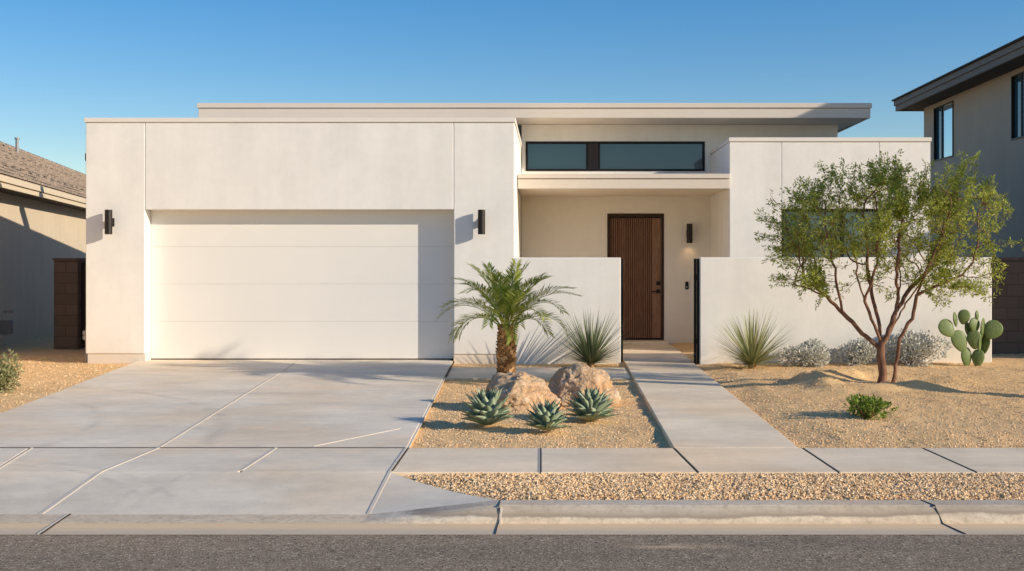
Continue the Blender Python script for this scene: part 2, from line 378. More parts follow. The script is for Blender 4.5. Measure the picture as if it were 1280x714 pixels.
def park_z(x, y):
    t = min(1, max(0, (SW1-y)/.15))*min(1, max(0, (y-CB0)/.12)); e = min(1, max(0, (x+1.205-.845*min(1, max(0, (SW1-y)/(SW1-CB0))))/.35)); return -.02-.022*(1-e)+(.024*t+.008*fbm(x, y, 3.5, 2.2, 3))*(.15+.85*e)
def strip_mesh():
    V = []; nx, ny = 200, 20
    for j in range(ny+1):
        y = SW1+.01+(CB0+.005-SW1-.01)*j/ny; t = min(1, max(0, (SW1-y)/(SW1-CB0))); x0 = -1.205+.845*t-.12
        for i in range(nx+1): u = (i/nx)**1.6; x = x0+(16-x0)*u; V.append((x, y, park_z(x, y)-.055*max(0, 1-(x-x0)/.16)))
    return np_mesh('gravel_strip', V, [(j*(nx+1)+i, j*(nx+1)+i+1, (j+1)*(nx+1)+i+1, (j+1)*(nx+1)+i) for j in range(ny) for i in range(nx)], M['granite'], smooth=True)
struct(strip_mesh())
struct(grid('street', np.linspace(-120, 120, 61), np.linspace(-24, GT, 21), lambda x, y: -.115, M['asphalt']))
# driveway slabs: two lanes either side of the centre joint, running down to the sidewalk
dl = [(-6.67, .0), (-5.40, SW0)]; dc = [gp(373, 451.5), gp(200, 559)]; dr = [(-1.62, .0), (-1.235, SW0)]
dc[0] = (dc[0][0], 0.0); dc[1] = (dc[1][0], SW0)
g_ = .012
bm = bmesh.new()
slab(bm, [(dl[0][0], -.02), (dc[0][0]-g_, -.02), (dc[1][0]-g_, SW0+g_), (dl[1][0], SW0+g_)], 0.0, .14, .006)
slab(bm, [(dc[0][0]+g_, -.02), (dr[0][0], -.02), (dr[1][0], SW0+g_), (dc[1][0]+g_, SW0+g_)], 0.0, .14, .006)
slab(bm, [(-6.55, .36), (-1.70, .36), (-1.62, -.02-.0), (-6.67, -.02-.0)], -.004, .14)
struct(obj('driveway', bm, M['drive']))
# crossing: sidewalk in front of the driveway and apron sloping down to the gutter, with the flared wing
ac = gp(130, 588)[0]
def apron_z(x, y):
    drop = .095*min(1, max(0, (-.36-x)/.85)); s_ = min(1, max(0, (SW1-y)/(SW1-CB0))); return -drop*s_
bm = bmesh.new()
for x0, x1, x2, x3 in ((-16, -9.5, -16, -9.5), (-9.5+.0, gp(40, 559)[0]-g_, -9.5, gp(-5, 588)[0]-g_), (gp(40, 559)[0]+g_, dc[1][0]-g_, gp(-5, 588)[0]+g_, ac-g_), (dc[1][0]+g_, gp(345, 560)[0]-g_, ac+g_, gp(302, 588)[0]-g_), (gp(345, 560)[0]+g_, dr[1][0]-g_, gp(302, 588)[0]+g_, -1.215-g_)):
    slab(bm, [(x0, SW0-.006), (x1, SW0-.006), (x3, SW1+.005), (x2, SW1+.005)], 0.0, .13, .006)
struct(obj('sidewalk_crossing', bm, M['drive']))
def apron_sheet(xl0, xl1, xr0, xr1, nx, ny):
    V = []; 
    for j in range(ny+1):
        t = j/ny; y = SW1-.005+(CB0-SW1+.005)*t; a = xl0+(xl1-xl0)*t; b = xr0+(xr1-xr0)*t
        for i in range(nx+1):
            x = a+(b-a)*i/nx; V.append((x, y, apron_z(x, y)))
    Fc = [(j*(nx+1)+i, j*(nx+1)+i+1, (j+1)*(nx+1)+i+1, (j+1)*(nx+1)+i) for j in range(ny) for i in range(nx)]
    return V, Fc
Va, Fa = [], []
jc = gp(55, 640, -.09)[0]; wing = gp(461, 641, -.09)[0]
for q in ((-16, -16, ac-g_, jc-g_, 30, 8), (ac+g_, jc+g_, -1.215-g_, wing-g_, 30, 8), (-1.215+g_, wing+g_, -1.205, -.36, 12, 10)):
    v, f = apron_sheet(*q); f = [[k+len(Va) for k in p] for p in f]; Va += v; Fa += f
struct(np_mesh('driveway_apron', Va, Fa, M['drive'], smooth=True))
# right-hand sidewalk, slab by slab
bm = bmesh.new(); cut0 = [dr[1][0]] + [gp(a, 560)[0] for a in (675, 842, 1003, 1153)] + [5.4, 7.0, 8.6, 10.2, 18]
cut1 = [-1.215] + [gp(a, 590)[0] for a in (675, 872, 1048, 1220)] + [5.2, 6.8, 8.4, 10.0, 18]
for i in range(len(cut0)-1):
    slab(bm, [(cut0[i]+.006, SW0), (cut0[i+1]-.006, SW0), (cut1[i+1]-.006, SW1), (cut1[i]+.006, SW1)], 0.0, .13, .008)
struct(obj('sidewalk', bm, M['walk']))
# front path to the door and the short cross path behind the palm
bm = bmesh.new()
def path_x(y): t = (y-0)/(SW0-0); return 1.135+(1.01-1.135)*t, 2.20+(2.06-2.20)*t
cuts = [SW0+.012, -6.9, -5.3, -3.7, -2.1, -.55]
for a, b in zip(cuts, cuts[1:]):
    xa, xb = path_x(a), path_x(b)
    slab(bm, [(xa[0], a), (xa[1], a), (xb[1], b-.008), (xb[0], b-.008)], 0.0, .12, .006)
slab(bm, [(1.135, -.55), (2.20, -.55), (2.26, 1.2), (1.135, 1.2)], -.002, .12, .004)
slab(bm, [(.90, 1.21), (2.26, 1.21), (2.26, 3.62), (.90, 3.62)], -.002, .12, .004)
struct(obj('front_path', bm, M['walk']))
def drx(y): return dr[0][0]+(dr[1][0]-dr[0][0])*(y/SW0)
bm = bmesh.new()
slab(bm, [(drx(-2.55)+.02, -2.55), (path_x(-2.55)[0]-.03, -2.55), (path_x(-.95)[0]-.03, -.95), (drx(-.95)+.02, -.95)], -.02, .1, .006)
struct(obj('cross_path', bm, M['walk']))
# joint sealant and dark gaps: thin strips 4 mm proud
def strip(bm, a, b, w, z=.004, za=None, zb=None, th=.01):
    a = Vector((a[0], a[1])); b = Vector((b[0], b[1])); d = (b-a).normalized(); n = Vector((-d.y, d.x))*w/2
    z0 = z if za is None else za; z1 = z if zb is None else zb
    slab(bm, [a+n, a-n, b-n, b+n], [z0, z0, z1, z1], th)
bm = bmesh.new()
strip(bm, (dc[0][0], -.03), (dc[1][0], SW0), .026)
strip(bm, (dc[1][0], SW0), (ac, SW1), .026); strip(bm, (ac, SW1), (jc, CB0+.01), .028, za=.004, zb=apron_z(jc, CB0)+.005)
strip(bm, gp(345, 560), gp(302, 588), .024); strip(bm, gp(40, 560), gp(-5, 588), .02)
strip(bm, (-1.215, SW1), (wing, CB0+.01), .024, za=.004, zb=apron_z(wing, CB0)+.005)
strip(bm, (dr[1][0]-.004, SW0), (-1.219, SW1), .018)
strip(bm, gp(392, 558), gp(500, 536), .010, .004)
strip(bm, (cut0[1]-.007, SW0), (cut1[1]-.007, SW1), .009, .0025)
strip(bm, (drx(-8.5)+.012, -8.57), (drx(-2.6)+.012, -2.6), .022, -.004)
struct(obj('joint_sealant', bm, M['rubber']))
bm = bmesh.new()
strip(bm, (-9, SW0+.002), (dr[1][0], SW0+.002), .017, .0035)
strip(bm, (-1.200, SW1+.05), (dr[1][0]+.02, SW0), .011, .0035)
for i in range(1, 5): strip(bm, (cut0[i]+.002, SW0), (cut1[i]+.002, SW1), .010, .0015)
strip(bm, (dr[0][0]+.03, -.1), (drx(-2.4)+.02, -2.4), .02, -.003)
struct(obj('paving_joints', bm, M['gap']))
# kerb with drop in front of the driveway, and gutter
bm = bmesh.new(); prev = None
xk = sorted(set([-30, -16, -8, -4, -3, -2, -1.6, -1.21] + list(np.linspace(-1.2, -.36, 9)) + [0, 1, 2, 3, 4, 6, 10, 18, 40]))
for x in xk:
    zt = apron_z(x, CB0); w = min(1, max(0, (x+1.21)/.85))
    prof = [(CB0, zt-.2), (CB0, zt), (CB1+.03, zt-.002), (CB1, zt-.014*w-.003), (CB1-.04, zt-.05*w-.006), (CB2, -.101), (CB2, -.25)]
    ring = [bm.verts.new((x, y, z)) for y, z in prof]
    if prev:
        for k in range(len(prof)-1): bm.faces.new((prev[k], ring[k], ring[k+1], prev[k+1]))
    prev = ring
struct(obj('kerb', bm, M['curb']))
struct(grid('gutter', np.linspace(-40, 40, 161), np.linspace(GT-.01, CB2+.01, 5), lambda x, y: -.100-.012*min(1, max(0, (CB2-y)/.2)), M['gutter']))
bm = bmesh.new()
def kstrip(x, dx, m=None):
    for k in (0,):
        slab(bm, [(x-.001, CB0), (x+.005, CB0), (x+.006+dx*.3, CB1+.0), (x+.0+dx*.3, CB1)], .003, .01)
        slab(bm, [(x+.0+dx*.3, CB1-.002), (x+.006+dx*.3, CB1-.002), (x+.006+dx*.5, CB2-.004), (x+.0+dx*.5, CB2-.004)], [-.008, -.008, -.097, -.097], .012)
        slab(bm, [(x+.0+dx*.5, CB2-.006), (x+.006+dx*.5, CB2-.006), (x+.006+dx, GT), (x+.0+dx, GT)], [-.096, -.096, -.107, -.107], .01)
kstrip(gp(625, 626)[0], -.01); kstrip(gp(1152, 626)[0], .12)
slab(bm, [(gp(92, 640, -.09)[0]-.008, CB0), (gp(92, 640, -.09)[0]+.008, CB0), (gp(58, 662, -.1)[0]+.008, GT), (gp(58, 662, -.1)[0]-.008, GT)], [-.09, -.09, -.107, -.107], .01)
struct(obj('kerb_joints', bm, M['gap']))
bm = bmesh.new(); xx = gp(625, 626)[0]
for dx_ in (.016,):
    slab(bm, [(xx+dx_-.006, CB1-.002), (xx+dx_+.006, CB1-.002), (xx+dx_+.002, CB2-.004), (xx+dx_-.010, CB2-.004)], [-.0085, -.0085, -.0975, -.0975], .012)
x9 = gp(92, 640, -.09)[0]; x8 = gp(58, 662, -.1)[0]
slab(bm, [(x9-.022, CB0-.0), (x9-.008, CB0-.0), (x8-.008, GT), (x8-.022, GT)], [-.088, -.088, -.105, -.105], .01)
struct(obj('kerb_sealant', bm, M['rubber']))

# loose stones: nobody could count them
def in_bed(x, y):
    if y > SW0-.0 or y < SW1-.5: pass
    if y > -.05 and -7.6 < x < 6.9: return False
    if y < SW0+.02: return False
    t = y/SW0
    if dl[0][0]+(dl[1][0]-dl[0][0])*t-.02 < x < drx(y)+.035: return False
    a, b = path_x(y)
    if a-.03 < x < b+.02: return False
    if -2.58 < y < -.92 and -1.7 < x < 1.2: return False
    return True
def stones(name, pts, size, zf, lift=.25):
    n = len(pts); base = np.array([(1, 0, 0), (-1, 0, 0), (0, 1, 0), (0, -1, 0), (0, 0, 1), (0, 0, -1)], dtype=np.float32)
    fc = np.array([(0, 2, 4), (2, 1, 4), (1, 3, 4), (3, 0, 4), (2, 0, 5), (1, 2, 5), (3, 1, 5), (0, 3, 5)])
    sc = size*(.5+rng.random((n, 1, 1))**2*1.1)*np.array([1, 1, .72])*(1+.35*rng.standard_normal((n, 6, 1)).clip(-1.3, 1.3))
    v = base[None]*sc + rng.standard_normal((n, 6, 3))*size*.14
    a = rng.random(n)*2*PI; ca, sa = np.cos(a)[:, None], np.sin(a)[:, None]
    x, y, z = v[..., 0], v[..., 1], v[..., 2]
    tl = rng.normal(0, .5, n); ct, st_ = np.cos(tl)[:, None], np.sin(tl)[:, None]
    y, z = y*ct-z*st_, y*st_+z*ct
    v = np.stack([x*ca-y*sa, x*sa+y*ca, z], -1)
    P = np.array([(p[0], p[1], zf(p[0], p[1])+size*lift*.5) for p in pts])
    v = v + P[:, None, :]
    f = fc[None]+np.arange(n)[:, None, None]*6
    return stuff(np_mesh(name, v.reshape(-1, 3), f.reshape(-1, 3), M['stones']))
def scatter(n, x0, x1, y0, y1, ok, dens=None):
    out = []
    while len(out) < n:
        x, y = rng.uniform(x0, x1), rng.uniform(y0, y1)
        if ok(x, y) and (dens is None or rng.random() < dens(x, y)): out.append((x, y))
    return out
tag(stones('parkway_gravel', scatter(30000, -1.2, 5.6, CB0+.01, SW1-.01, lambda x, y: x > -1.2+.85*(SW1-y)/(SW1-CB0)+.0), .0098, park_z, .9), 'loose tan gravel strip between sidewalk and kerb', 'gravel')
near = lambda x, y: min(1, (9.6/(y+18))**1.5)*(.55+.6*max(0, fbm(x, y, 1.1, 4.4, 3)))
tag(stones('yard_gravel', scatter(62000, -1.6, 7.2, SW0+.02, -.1, in_bed, near), .0068, bed_z, .5), 'loose tan crushed granite across the planting beds', 'gravel')
tag(stones('side_yard_gravel', scatter(9000, -9.5, -5.3, -6.5, 1.5, in_bed), .008, bed_z, .5), 'loose tan crushed granite beside the driveway', 'gravel')

# ------------------------------------------------------------------ the house
H = thing('modern_house', 'single storey off-white stucco house with flat roofs and a wide garage door', 'house')
XL, XR = -7.51, -.63; JL, JR = (181-PX)/77.9, (567-PX)/77.9
ZT = 3.90; ZH = EYE+(332-262)/77.9; CT = ZT-.075
gw = .006
bm = bmesh.new()
box(bm, XL, JL-gw/2, 0, 1.0, .115, CT, .010, 2)                    # left pier
box(bm, JR+gw/2, XR, 0, 1.0, .105, CT, .010, 2)                    # right pier
box(bm, JL+gw/2, JR-gw/2, 0, 1.0, ZH, CT, .010, 2)                 # header over the door
box(bm, JL-.05, JR+.05, .012, .9, ZH+.05, CT-.05)                  # backing behind the control joints
box(bm, XL+.01, XR-.01, 1.0, 14, -.1, CT-.12)                       # unseen rear of the garage; height and depth shaped for its shadow
box(bm, JL-.03, JL, .30, 1.0, -.1, ZH); box(bm, JR, JR+.03, .30, 1.0, -.1, ZH)
box(bm, XR-.3, XR-.004, 1.002, 4.4, CT-.118, CT)                      # parapet along the court side
obj('garage_wall', bm, M['stucco'], H)
obj('plinth', B(XL+.025, JL, .018, 1.0, -.2, .113), M['plinth'], H); obj('plinth', B(JR, XR-.01, .018, 1.0, -.2, .103), M['plinth'], H)
bm = bmesh.new(); box(bm, XL-.02, XR+.02, -.02, 1.02, CT+.002, ZT, .006); box(bm, XR-.32, XR+.018, 1.022, 4.3, CT+.002, ZT-.002, .006)
obj('parapet_coping', bm, M['coping'], H)
# garage door
gd = obj('garage_door', B(JL-.02, JR+.02, .305, .34, -.02, ZH+.05), M['gap'], H)
hh = ZH/4
for k in range(4):
    bm = bmesh.new(); box(bm, JL+.004, JR-.004, .268, .306, .014+k*hh+.0008, .014+(k+1)*hh-.0008+(.03 if k == 3 else 0), .003, 1)
    obj('door_panel', bm, M['gdoor'], gd)
obj('door_seal', B(JL+.004, JR-.004, .272, .30, -.004, .013), M['black'], gd)
# entry back wall + clerestory (one plane at Y=4.1), court floor wall returns
Y1, YB = 1.7, 4.1
XB0, XB1 = (912-PX)/F*19.7, (1163-PX)/F*19.7
ZB = EYE+(332-172)/F*19.7
dx0, dx1, dzt = (759-PX)/F*22.1, (830-PX)/F*22.1, EYE+(332-267)/F*22.1
cx0, cx1 = (657-PX)/F*22.1, (881-PX)/F*22.1; cz0, cz1 = EYE+(332-214)/F*22.1, EYE+(332-177)/F*22.1
ZS = EYE+(332-156)/F*22.1
XC1 = (1047-PX)/F*22.1
bm = bmesh.new()
box(bm, XR, dx0, YB, YB+.2, -.1, 3.0); box(bm, dx1, XB0+.2, YB, YB+.2, -.1, 3.0); box(bm, dx0, dx1, YB, YB+.2, dzt, 3.0)
obj('entry_wall', bm, M['stucco_entry'], H)
bm = bmesh.new()
box(bm, XR, cx0, YB, YB+.2, 3.0, ZS); box(bm, cx1, XC1, YB, YB+.2, 3.0, ZS); box(bm, cx0, cx1, YB, YB+.2, 3.0, cz0); box(bm, cx0, cx1, YB, YB+.2, cz1, ZS)
box(bm, -2.5, XR-.31, YB+.3, YB+.5, 3.0, ZS); box(bm, XC1-.2, XC1, YB+.2, YB+2.2, 2.5, ZS)
box(bm, -2.5, XC1-.2, YB+2.0, YB+2.2, 2.5, ZS)
obj('clerestory_wall', bm, M['stucco'], H)
# clerestory glass is opaque; its teal base colour stands in for reflected sky
# right wing
ZC = ZB-.075; wz1 = EYE+(332-261)/F*19.7; wx0, wx1 = (977-PX)/F*19.7, (1101-PX)/F*19.7; wz0 = 1.25
bm = bmesh.new(); v1, v2 = wx0, (1099-PX)/F*19.7
box(bm, XB0, v1-.003, Y1, Y1+.25, -.1, ZC, .008, 2)
box(bm, v1+.003, v2-.003, Y1, Y1+.25, wz1, ZC, .008, 2); box(bm, v1+.003, wx1, Y1, Y1+.25, -.1, wz0)
box(bm, v2+.003, XB1, Y1, Y1+.25, wz1+.0, ZC, .008, 2); box(bm, wx1, XB1, Y1, Y1+.25, -.1, wz1-.002)
box(bm, v1-.03, v2+.03, Y1+.012, Y1+.2, wz1+.02, ZC-.04)
box(bm, XB0+.002, XB0+.25, Y1+.25, YB, -.1, ZC-.003); box(bm, XB1-.25, XB1-.002, Y1+.25, YB+3, -.1, ZC-.003)
box(bm, XB0+.25, XB1-.25, YB-.05, YB+.1, -.1, ZC-.2)
obj('right_wing_wall', bm, M['stucco'], H)
bm = bmesh.new(); box(bm, XB0-.015, XB1+.015, Y1-.02, Y1+.3, ZC+.002, ZB, .006); box(bm, XB0-.013, XB0+.27, Y1+.302, YB-.002, ZC+.002, ZB-.002, .006); box(bm, XB1-.27, XB1+.013, Y1+.302, YB+3, ZC+.002, ZB-.002, .006)
obj('wing_coping', bm, M['coping'], H)
# upper roof slab: stepped fascia
YR = 3.1; rx0, rx1 = (248-PX)/F*21.1, (1088-PX)/F*21.1; rz0, rz1 = EYE+(332-147.5)/F*21.1, EYE+(332-129)/F*21.1
bm = bmesh.new(); box(bm, -2.6, rx1-.03, YR+.03, YB+2.6, rz0+.03, rz1-.02); box(bm, rx0+.03, -2.6, YR+.03, YR+.13, rz0+.03, rz1-.02)  # part over the garage cut to a thin fin to narrow its shadow
rf = obj('upper_roof', bm, M['soffit'], H)
bm = bmesh.new(); box(bm, rx0, rx1, YR, YR+.04, rz0, rz1-.10, .004); box(bm, rx1-.03, rx1, YR+.042, YB+2.6, rz0, rz1-.10); box(bm, rx0, rx0+.03, YR+.042, YR+.13, rz0, rz1-.10)
obj('fascia', bm, M['trim'], rf)
bm = bmesh.new(); box(bm, rx0-.025, rx1+.025, YR-.025, YR+.15, rz1-.092, rz1, .006); box(bm, -2.65, rx1+.025, YR+.152, YB+2.62, rz1-.092, rz1-.002)
obj('roof_edge', bm, M['trim'], rf)
obj('soffit_board', B(-2.6, rx1-.032, YR+.042, YB-.002, rz0+.004, rz0+.028), M['soffit'], rf)
# entry canopy
cz_b, cz_t = EYE+(332-236)/F*19.7, EYE+(332-217.5)/F*19.7
cn = obj('entry_canopy', B(XR+.002, XB0-.002, Y1+.03, YB-.002, cz_b+.012, cz_t-.03), M['soffit'], H)
obj('fascia', B(XR+.003, XB0-.003, Y1-.02, Y1+.028, cz_b, cz_t-.088, .004), M['trim'], cn)
obj('roof_edge', B(XR+.003, XB0-.003, Y1-.045, YB-.003, cz_t-.082, cz_t, .005), M['trim'], cn)
# clerestory window
def ring(bm, x0, x1, z0, z1, y0, y1, w):
    box(bm, x0, x1, y0, y1, z1-w, z1); box(bm, x0, x1, y0, y1, z0, z0+w); box(bm, x0, x0+w, y0, y1, z0+w, z1-w); box(bm, x1-w, x1, y0, y1, z0+w, z1-w); return bm
cw = obj('clerestory_window', ring(bmesh.new(), cx0, cx1, cz0, cz1, YB-.012, YB+.10, .042), M['black'], H)
mx0, mx1 = (735-PX)/F*22.1, (748-PX)/F*22.1
obj('mullion_panel', B(mx0, mx1, YB-.005, YB+.09, cz0+.042, cz1-.042), M['mull'], cw)
for a, b in ((mx0-.035, mx0-.002), (mx1+.002, mx1+.03)): obj('mullion', B(a, b, YB-.01, YB+.09, cz0+.042, cz1-.042), M['black'], cw)
for a, b in ((cx0+.042, mx0-.035), (mx1+.03, cx1-.042)): obj('pane', B(a, b, YB+.035, YB+.05, cz0+.042, cz1-.042), M['glass'], cw)
# window of the right wing
ww = obj('wing_window', ring(bmesh.new(), wx0+.003, wx1-.003, wz0+.003, wz1-.003, Y1+.06, Y1+.14, .045), M['black'], H)
wm = wx0+.62*(wx1-wx0)
obj('mullion', B(wm-.03, wm+.03, Y1+.062, Y1+.138, wz0+.048, wz1-.048), M['black'], ww)
obj('pane', B(wx0+.048, wm-.03, Y1+.09, Y1+.10, wz0+.048, wz1-.048), M['glass'], ww)
obj('pane', B(wm+.03, wx1-.048, Y1+.09, Y1+.10, wz0+.048, wz1-.048), M['glass'], ww)
# front door
fd = obj('front_door', B(dx0+.05, dx1-.05, YB+.07, YB+.11, .06, dzt-.05), M['wood_dark'], H)
bm = bmesh.new(); n = 22; p = (dx1-dx0-.30)/n
for k in range(n): box(bm, dx0+.06+k*p+.005, dx0+.06+(k+1)*p-.013, YB+.035, YB+.069, .10, dzt-.09, .004)
obj('slats', bm, M['wood'], fd)
obj('stile', B(dx1-.235, dx1-.055, YB+.05, YB+.069, .10, dzt-.09, .003), M['wood'], fd)
bm = bmesh.new(); box(bm, dx0+.001, dx0+.045, YB-.012, YB+.12, .03, dzt-.001); box(bm, dx1-.045, dx1-.001, YB-.012, YB+.12, .03, dzt-.001); box(bm, dx0+.045, dx1-.045, YB-.012, YB+.12, dzt-.045, dzt-.001)
obj('door_frame', bm, M['wood_dark'], fd)
bm = bmesh.new(); hx = (823-PX)/F*22.1; box(bm, hx-.035, hx+.035, YB+.03, YB+.05, .98, 1.06, .006); tube(bm, [(hx, YB+.03, 1.02), (hx, YB-.02, 1.02), (hx-.03, YB-.03, 1.02), (hx-.15, YB-.03, 1.015)], .012, 8); obj('handle', bm, M['black'], fd)
bm = bmesh.new(); box(bm, hx-.035, hx+.035, YB+.02, YB+.05, 1.14, 1.22, .008); obj('deadbolt', bm, M['black'], fd)
obj('doorstep', B(dx0-.1, dx1+.05, YB-.42, YB-.0, -.05, .055, .01), M['walk'], H)
obj('scupper', B(XL-.12, XL-.002, .25, .42, 3.23, 3.36, .01), M['bronze'], H)
# wall lamps
def lamp(x, y, z, h, label, glow, flip=1):
    t = thing('wall_lamp', label, 'wall lamp', (x, y, z), 'up-down cylinder wall lamps')
    bm = bmesh.new(); r = .058
    tube(bm, [(0, -.125, -h/2), (0, -.125, h/2)], r, 24, cap=False)
    tube(bm, [(0, -.125, -h/2), (0, -.125, h/2)], r-.006, 24, cap=False)
    for s_ in (-1, 1):
        a = bm.verts
    obj('shade', bm, M['bronze'], t, True)
    bm = bmesh.new(); tube(bm, [(0, -.125, -h*.38), (0, -.125, h*.38)], r-.008, 20); obj('lamp_body', bm, M['bronze'], t)
    bm = bmesh.new(); box(bm, -.035, .035, -.07, -.02, -.05, .05, .004); obj('bracket', bm, M['bronze'], t)
    bm = bmesh.new(); box(bm, -.05, .05, -.02, -.002, -.065, .065, .004); obj('back_plate', bm, M['bronze'], t)
    if glow:
        bm = bmesh.new(); tube(bm, [(0, -.125, -h*.40), (0, -.125, -h*.386)], r-.012, 20); obj('bulb', bm, M['bulb'], t)
    return t
x, _, z = at(139.5, 278, 0); lamp(x, 0, z, .39, 'dark bronze cylinder lamp on the pier left of the garage door', False)
x, _, z = at(602.5, 278, 0); lamp(x, 0, z, .39, 'dark bronze cylinder lamp on the pier right of the garage door, above the palm', False)
x, _, z = at(861, 292, YB); el = lamp(x, YB, z, .38, 'black cylinder lamp lit downward on the entry wall right of the wooden door', True)
L = bpy.data.lights.new('lamp_glow', 'SPOT'); L.energy = 1.6; L.color = (1, .62, .3); L.spot_size = R(95); L.spot_blend = .8; L.shadow_soft_size = .03
lo = bpy.data.objects.new('lamp_glow', L); C.objects.link(lo); lo.location = (x, YB-.125, z-.17); lo.rotation_euler = (R(6), 0, 0)
x, _, z = at(858.5, 357, YB)
db = thing('doorbell', 'small black doorbell on the entry wall beside the wooden door', 'doorbell', (x, YB, z))
obj('housing', B(-.032, .032, -.028, -.001, -.075, .075, .008), M['black'], db); obj('button', B(-.016, .016, -.033, -.029, -.05, -.015, .002), M['grey_plastic'], db)

# courtyard walls and gate
ZW = EYE+(332-322)/F*18
w1 = thing('courtyard_wall', 'low off-white stucco wall joining the garage pier, behind the palm', 'garden wall', (0, 0, 0), 'low courtyard walls')
obj('wall', B(XR+.002, (776-PX)/F*18, .004, .204, -.15, ZW, .012, 2), M['stucco'], w1)
xw0, xw1 = (875-PX)/F*17.5, (1240-PX)/F*17.5
w2 = thing('courtyard_wall', 'long low off-white stucco wall right of the gate, behind the spreading tree', 'garden wall', (0, 0, 0), 'low courtyard walls')
bm = bmesh.new(); box(bm, xw0, xw1, -.5, -.3, -.15, ZW, .012, 2)
obj('wall', bm, M['stucco'], w2)
def gate(px, py, dirx, label, wd):
    t = thing('metal_gate', label, 'gate', (px, py, 0), 'open courtyard gate leaves', -math.atan2(dirx, 1))
    bm = bmesh.new(); z0, z1 = .06, ZW-.05
    box(bm, -.016, .016, 0, .04, z0, z1, .003); box(bm, -.016, .016, wd-.04, wd, z0, z1, .003); box(bm, -.016, .016, .04, wd-.04, z1-.04, z1); box(bm, -.016, .016, .04, wd-.04, z0, z0+.04)
    obj('frame', bm, M['black'], t)
    bm = bmesh.new(); k = .08
    while k < wd-.06: box(bm, -.008, .008, k, k+.02, z0+.04, z1-.04); k += .055
    obj('bars', bm, M['black'], t)
    bm = bmesh.new(); box(bm, -.02, .02, -.052, -.004, -.02, ZW-.02, .003); obj('gate_post', bm, M['black'], t)
    for z in (.3, 1.3): obj('hinge', B(-.022, .006, -.006, .004, z, z+.09), M['black'], t)
gate(xw0-.022, -.40, .126, 'black metal gate leaf swung open against the right courtyard wall', .58)
gate(xw0-.062, -.38, .122, 'slim black metal gate leaf folded just left of the right courtyard wall', .50)
gate((776-PX)/F*18+.022, .09, .056, 'black metal gate leaf swung open at the end of the left courtyard wall', .5)

# ------------------------------------------------------------------ neighbours
# left house: side wall and eave running back, tiled roof
t0 = math.atan2(.208, 1)
NL = thing('tan_house', 'tan stucco house with brown tiled roof at the left edge', 'house', (-10.62, 3.45, 0), None, t0)
obj('wall', B(-7, 0, -9, 34, -.2, 2.95), M['stucco_tan'], NL)
pit = .49
rm = bmesh.new()
prof = [(.40, 3.09), (-4.2, 3.09+4.6*pit), (-8.2, 3.09+.6*pit)]
def roofsheet(a, b, th):
    L_ = math.hypot(b[0]-a[0], b[1]-a[1]); return L_
bm = bmesh.new()
for (a, b) in ((prof[0], prof[1]), (prof[1], prof[2])):
    vs = [bm.verts.new((p[0], y, p[1]+dz)) for dz in (0, .10) for p in (a, b) for y in (-9.5, 34.5)]
    for q in ((0, 1, 3, 2), (4, 6, 7, 5), (0, 4, 5, 1), (2, 3, 7, 6), (0, 2, 6, 4), (1, 5, 7, 3)): bm.faces.new([vs[i] for i in q])
# tile courses as real steps
nC = 15
for k in range(nC):
    f0, f1 = k/nC, (k+1)/nC
    p0 = Vector((prof[0][0]+(prof[1][0]-prof[0][0])*f0, prof[0][1]+(prof[1][1]-prof[0][1])*f0)); p1 = Vector((prof[0][0]+(prof[1][0]-prof[0][0])*f1, prof[0][1]+(prof[1][1]-prof[0][1])*f1))
    y = -9.5
    while y < 34.4:
        wdt = .33; j = random.uniform(-.008, .012)
        vs = [bm.verts.new(c) for c in ((p0.x+.03, y+.004, p0.y+.145+j), (p0.x+.03, y+wdt-.004, p0.y+.145+j), (p1.x, y+wdt-.004, p1.y+.106+j), (p1.x, y+.004, p1.y+.106+j), (p0.x+.03, y+.004, p0.y+.10), (p0.x+.03, y+wdt-.004, p0.y+.10))]
        bm.faces.new(vs[:4]); bm.faces.new((vs[0], vs[4], vs[5], vs[1])); y += wdt
rfo = obj('roof', bm, M['tile'], NL)
bm = bmesh.new(); y = -9.5
while y < 34.4:
    tube(bm, [(-4.2, y, 3.09+4.6*pit+.10), (-4.2, y+.44, 3.09+4.6*pit+.13)], [.10, .12], 8); y += .40
obj('ridge_cap', bm, M['tile'], rfo)
bm = bmesh.new(); box(bm, .40, .45, -9.5, 34.5, 2.93, 3.13); box(bm, .452, .49, -9.5, 34.5, 3.03, 3.14); obj('fascia', bm, M['fascia_tan'], NL)
obj('soffit', B(.002, .398, -9.5, 34.5, 2.94, 2.97), M['roof_dark'], NL)  # soffit takes the dark roofing colour; eave shade is put into it
bm = bmesh.new(); tube(bm, [(-3.6, 16.0, 4.6), (-3.6, 16.0, 5.62)], .05, 10); tube(bm, [(-3.6, 16.0, 5.62), (-3.6, 16.0, 5.68)], .075, 10); obj('vent_pipe', bm, M['steel'], rfo)
# block pillar and gate between the houses
x0, x1 = (67-PX)/F*21, (97-PX)/F*21
pl = thing('block_pillar', 'brown concrete block pillar in the shaded side yard on the left', 'pillar', ((x0+x1)/2, 3.0, 0))
obj('blocks', B(x0-(x0+x1)/2, x1-(x0+x1)/2, 0, .4, -.2, 1.62, .01), M['block'], pl)
obj('cap', B(x0-(x0+x1)/2-.02, x1-(x0+x1)/2+.02, -.02, .42, 1.622, 1.67, .01), M['block'], pl)
sg = thing('side_gate', 'dark brown side gate between the block pillar and the garage', 'gate', (x1+.01, 3.15, 0))
obj('frame', ring(bmesh.new(), 0, XL-x1-.03, .05, 1.58, 0, .05, .05), M['black'], sg)
bm = bmesh.new(); k = .055
while k < XL-x1-.12: box(bm, k, k+.085, .012, .035, .10, 1.53); k += .09
obj('boards', bm, M['wood_dark'], sg)
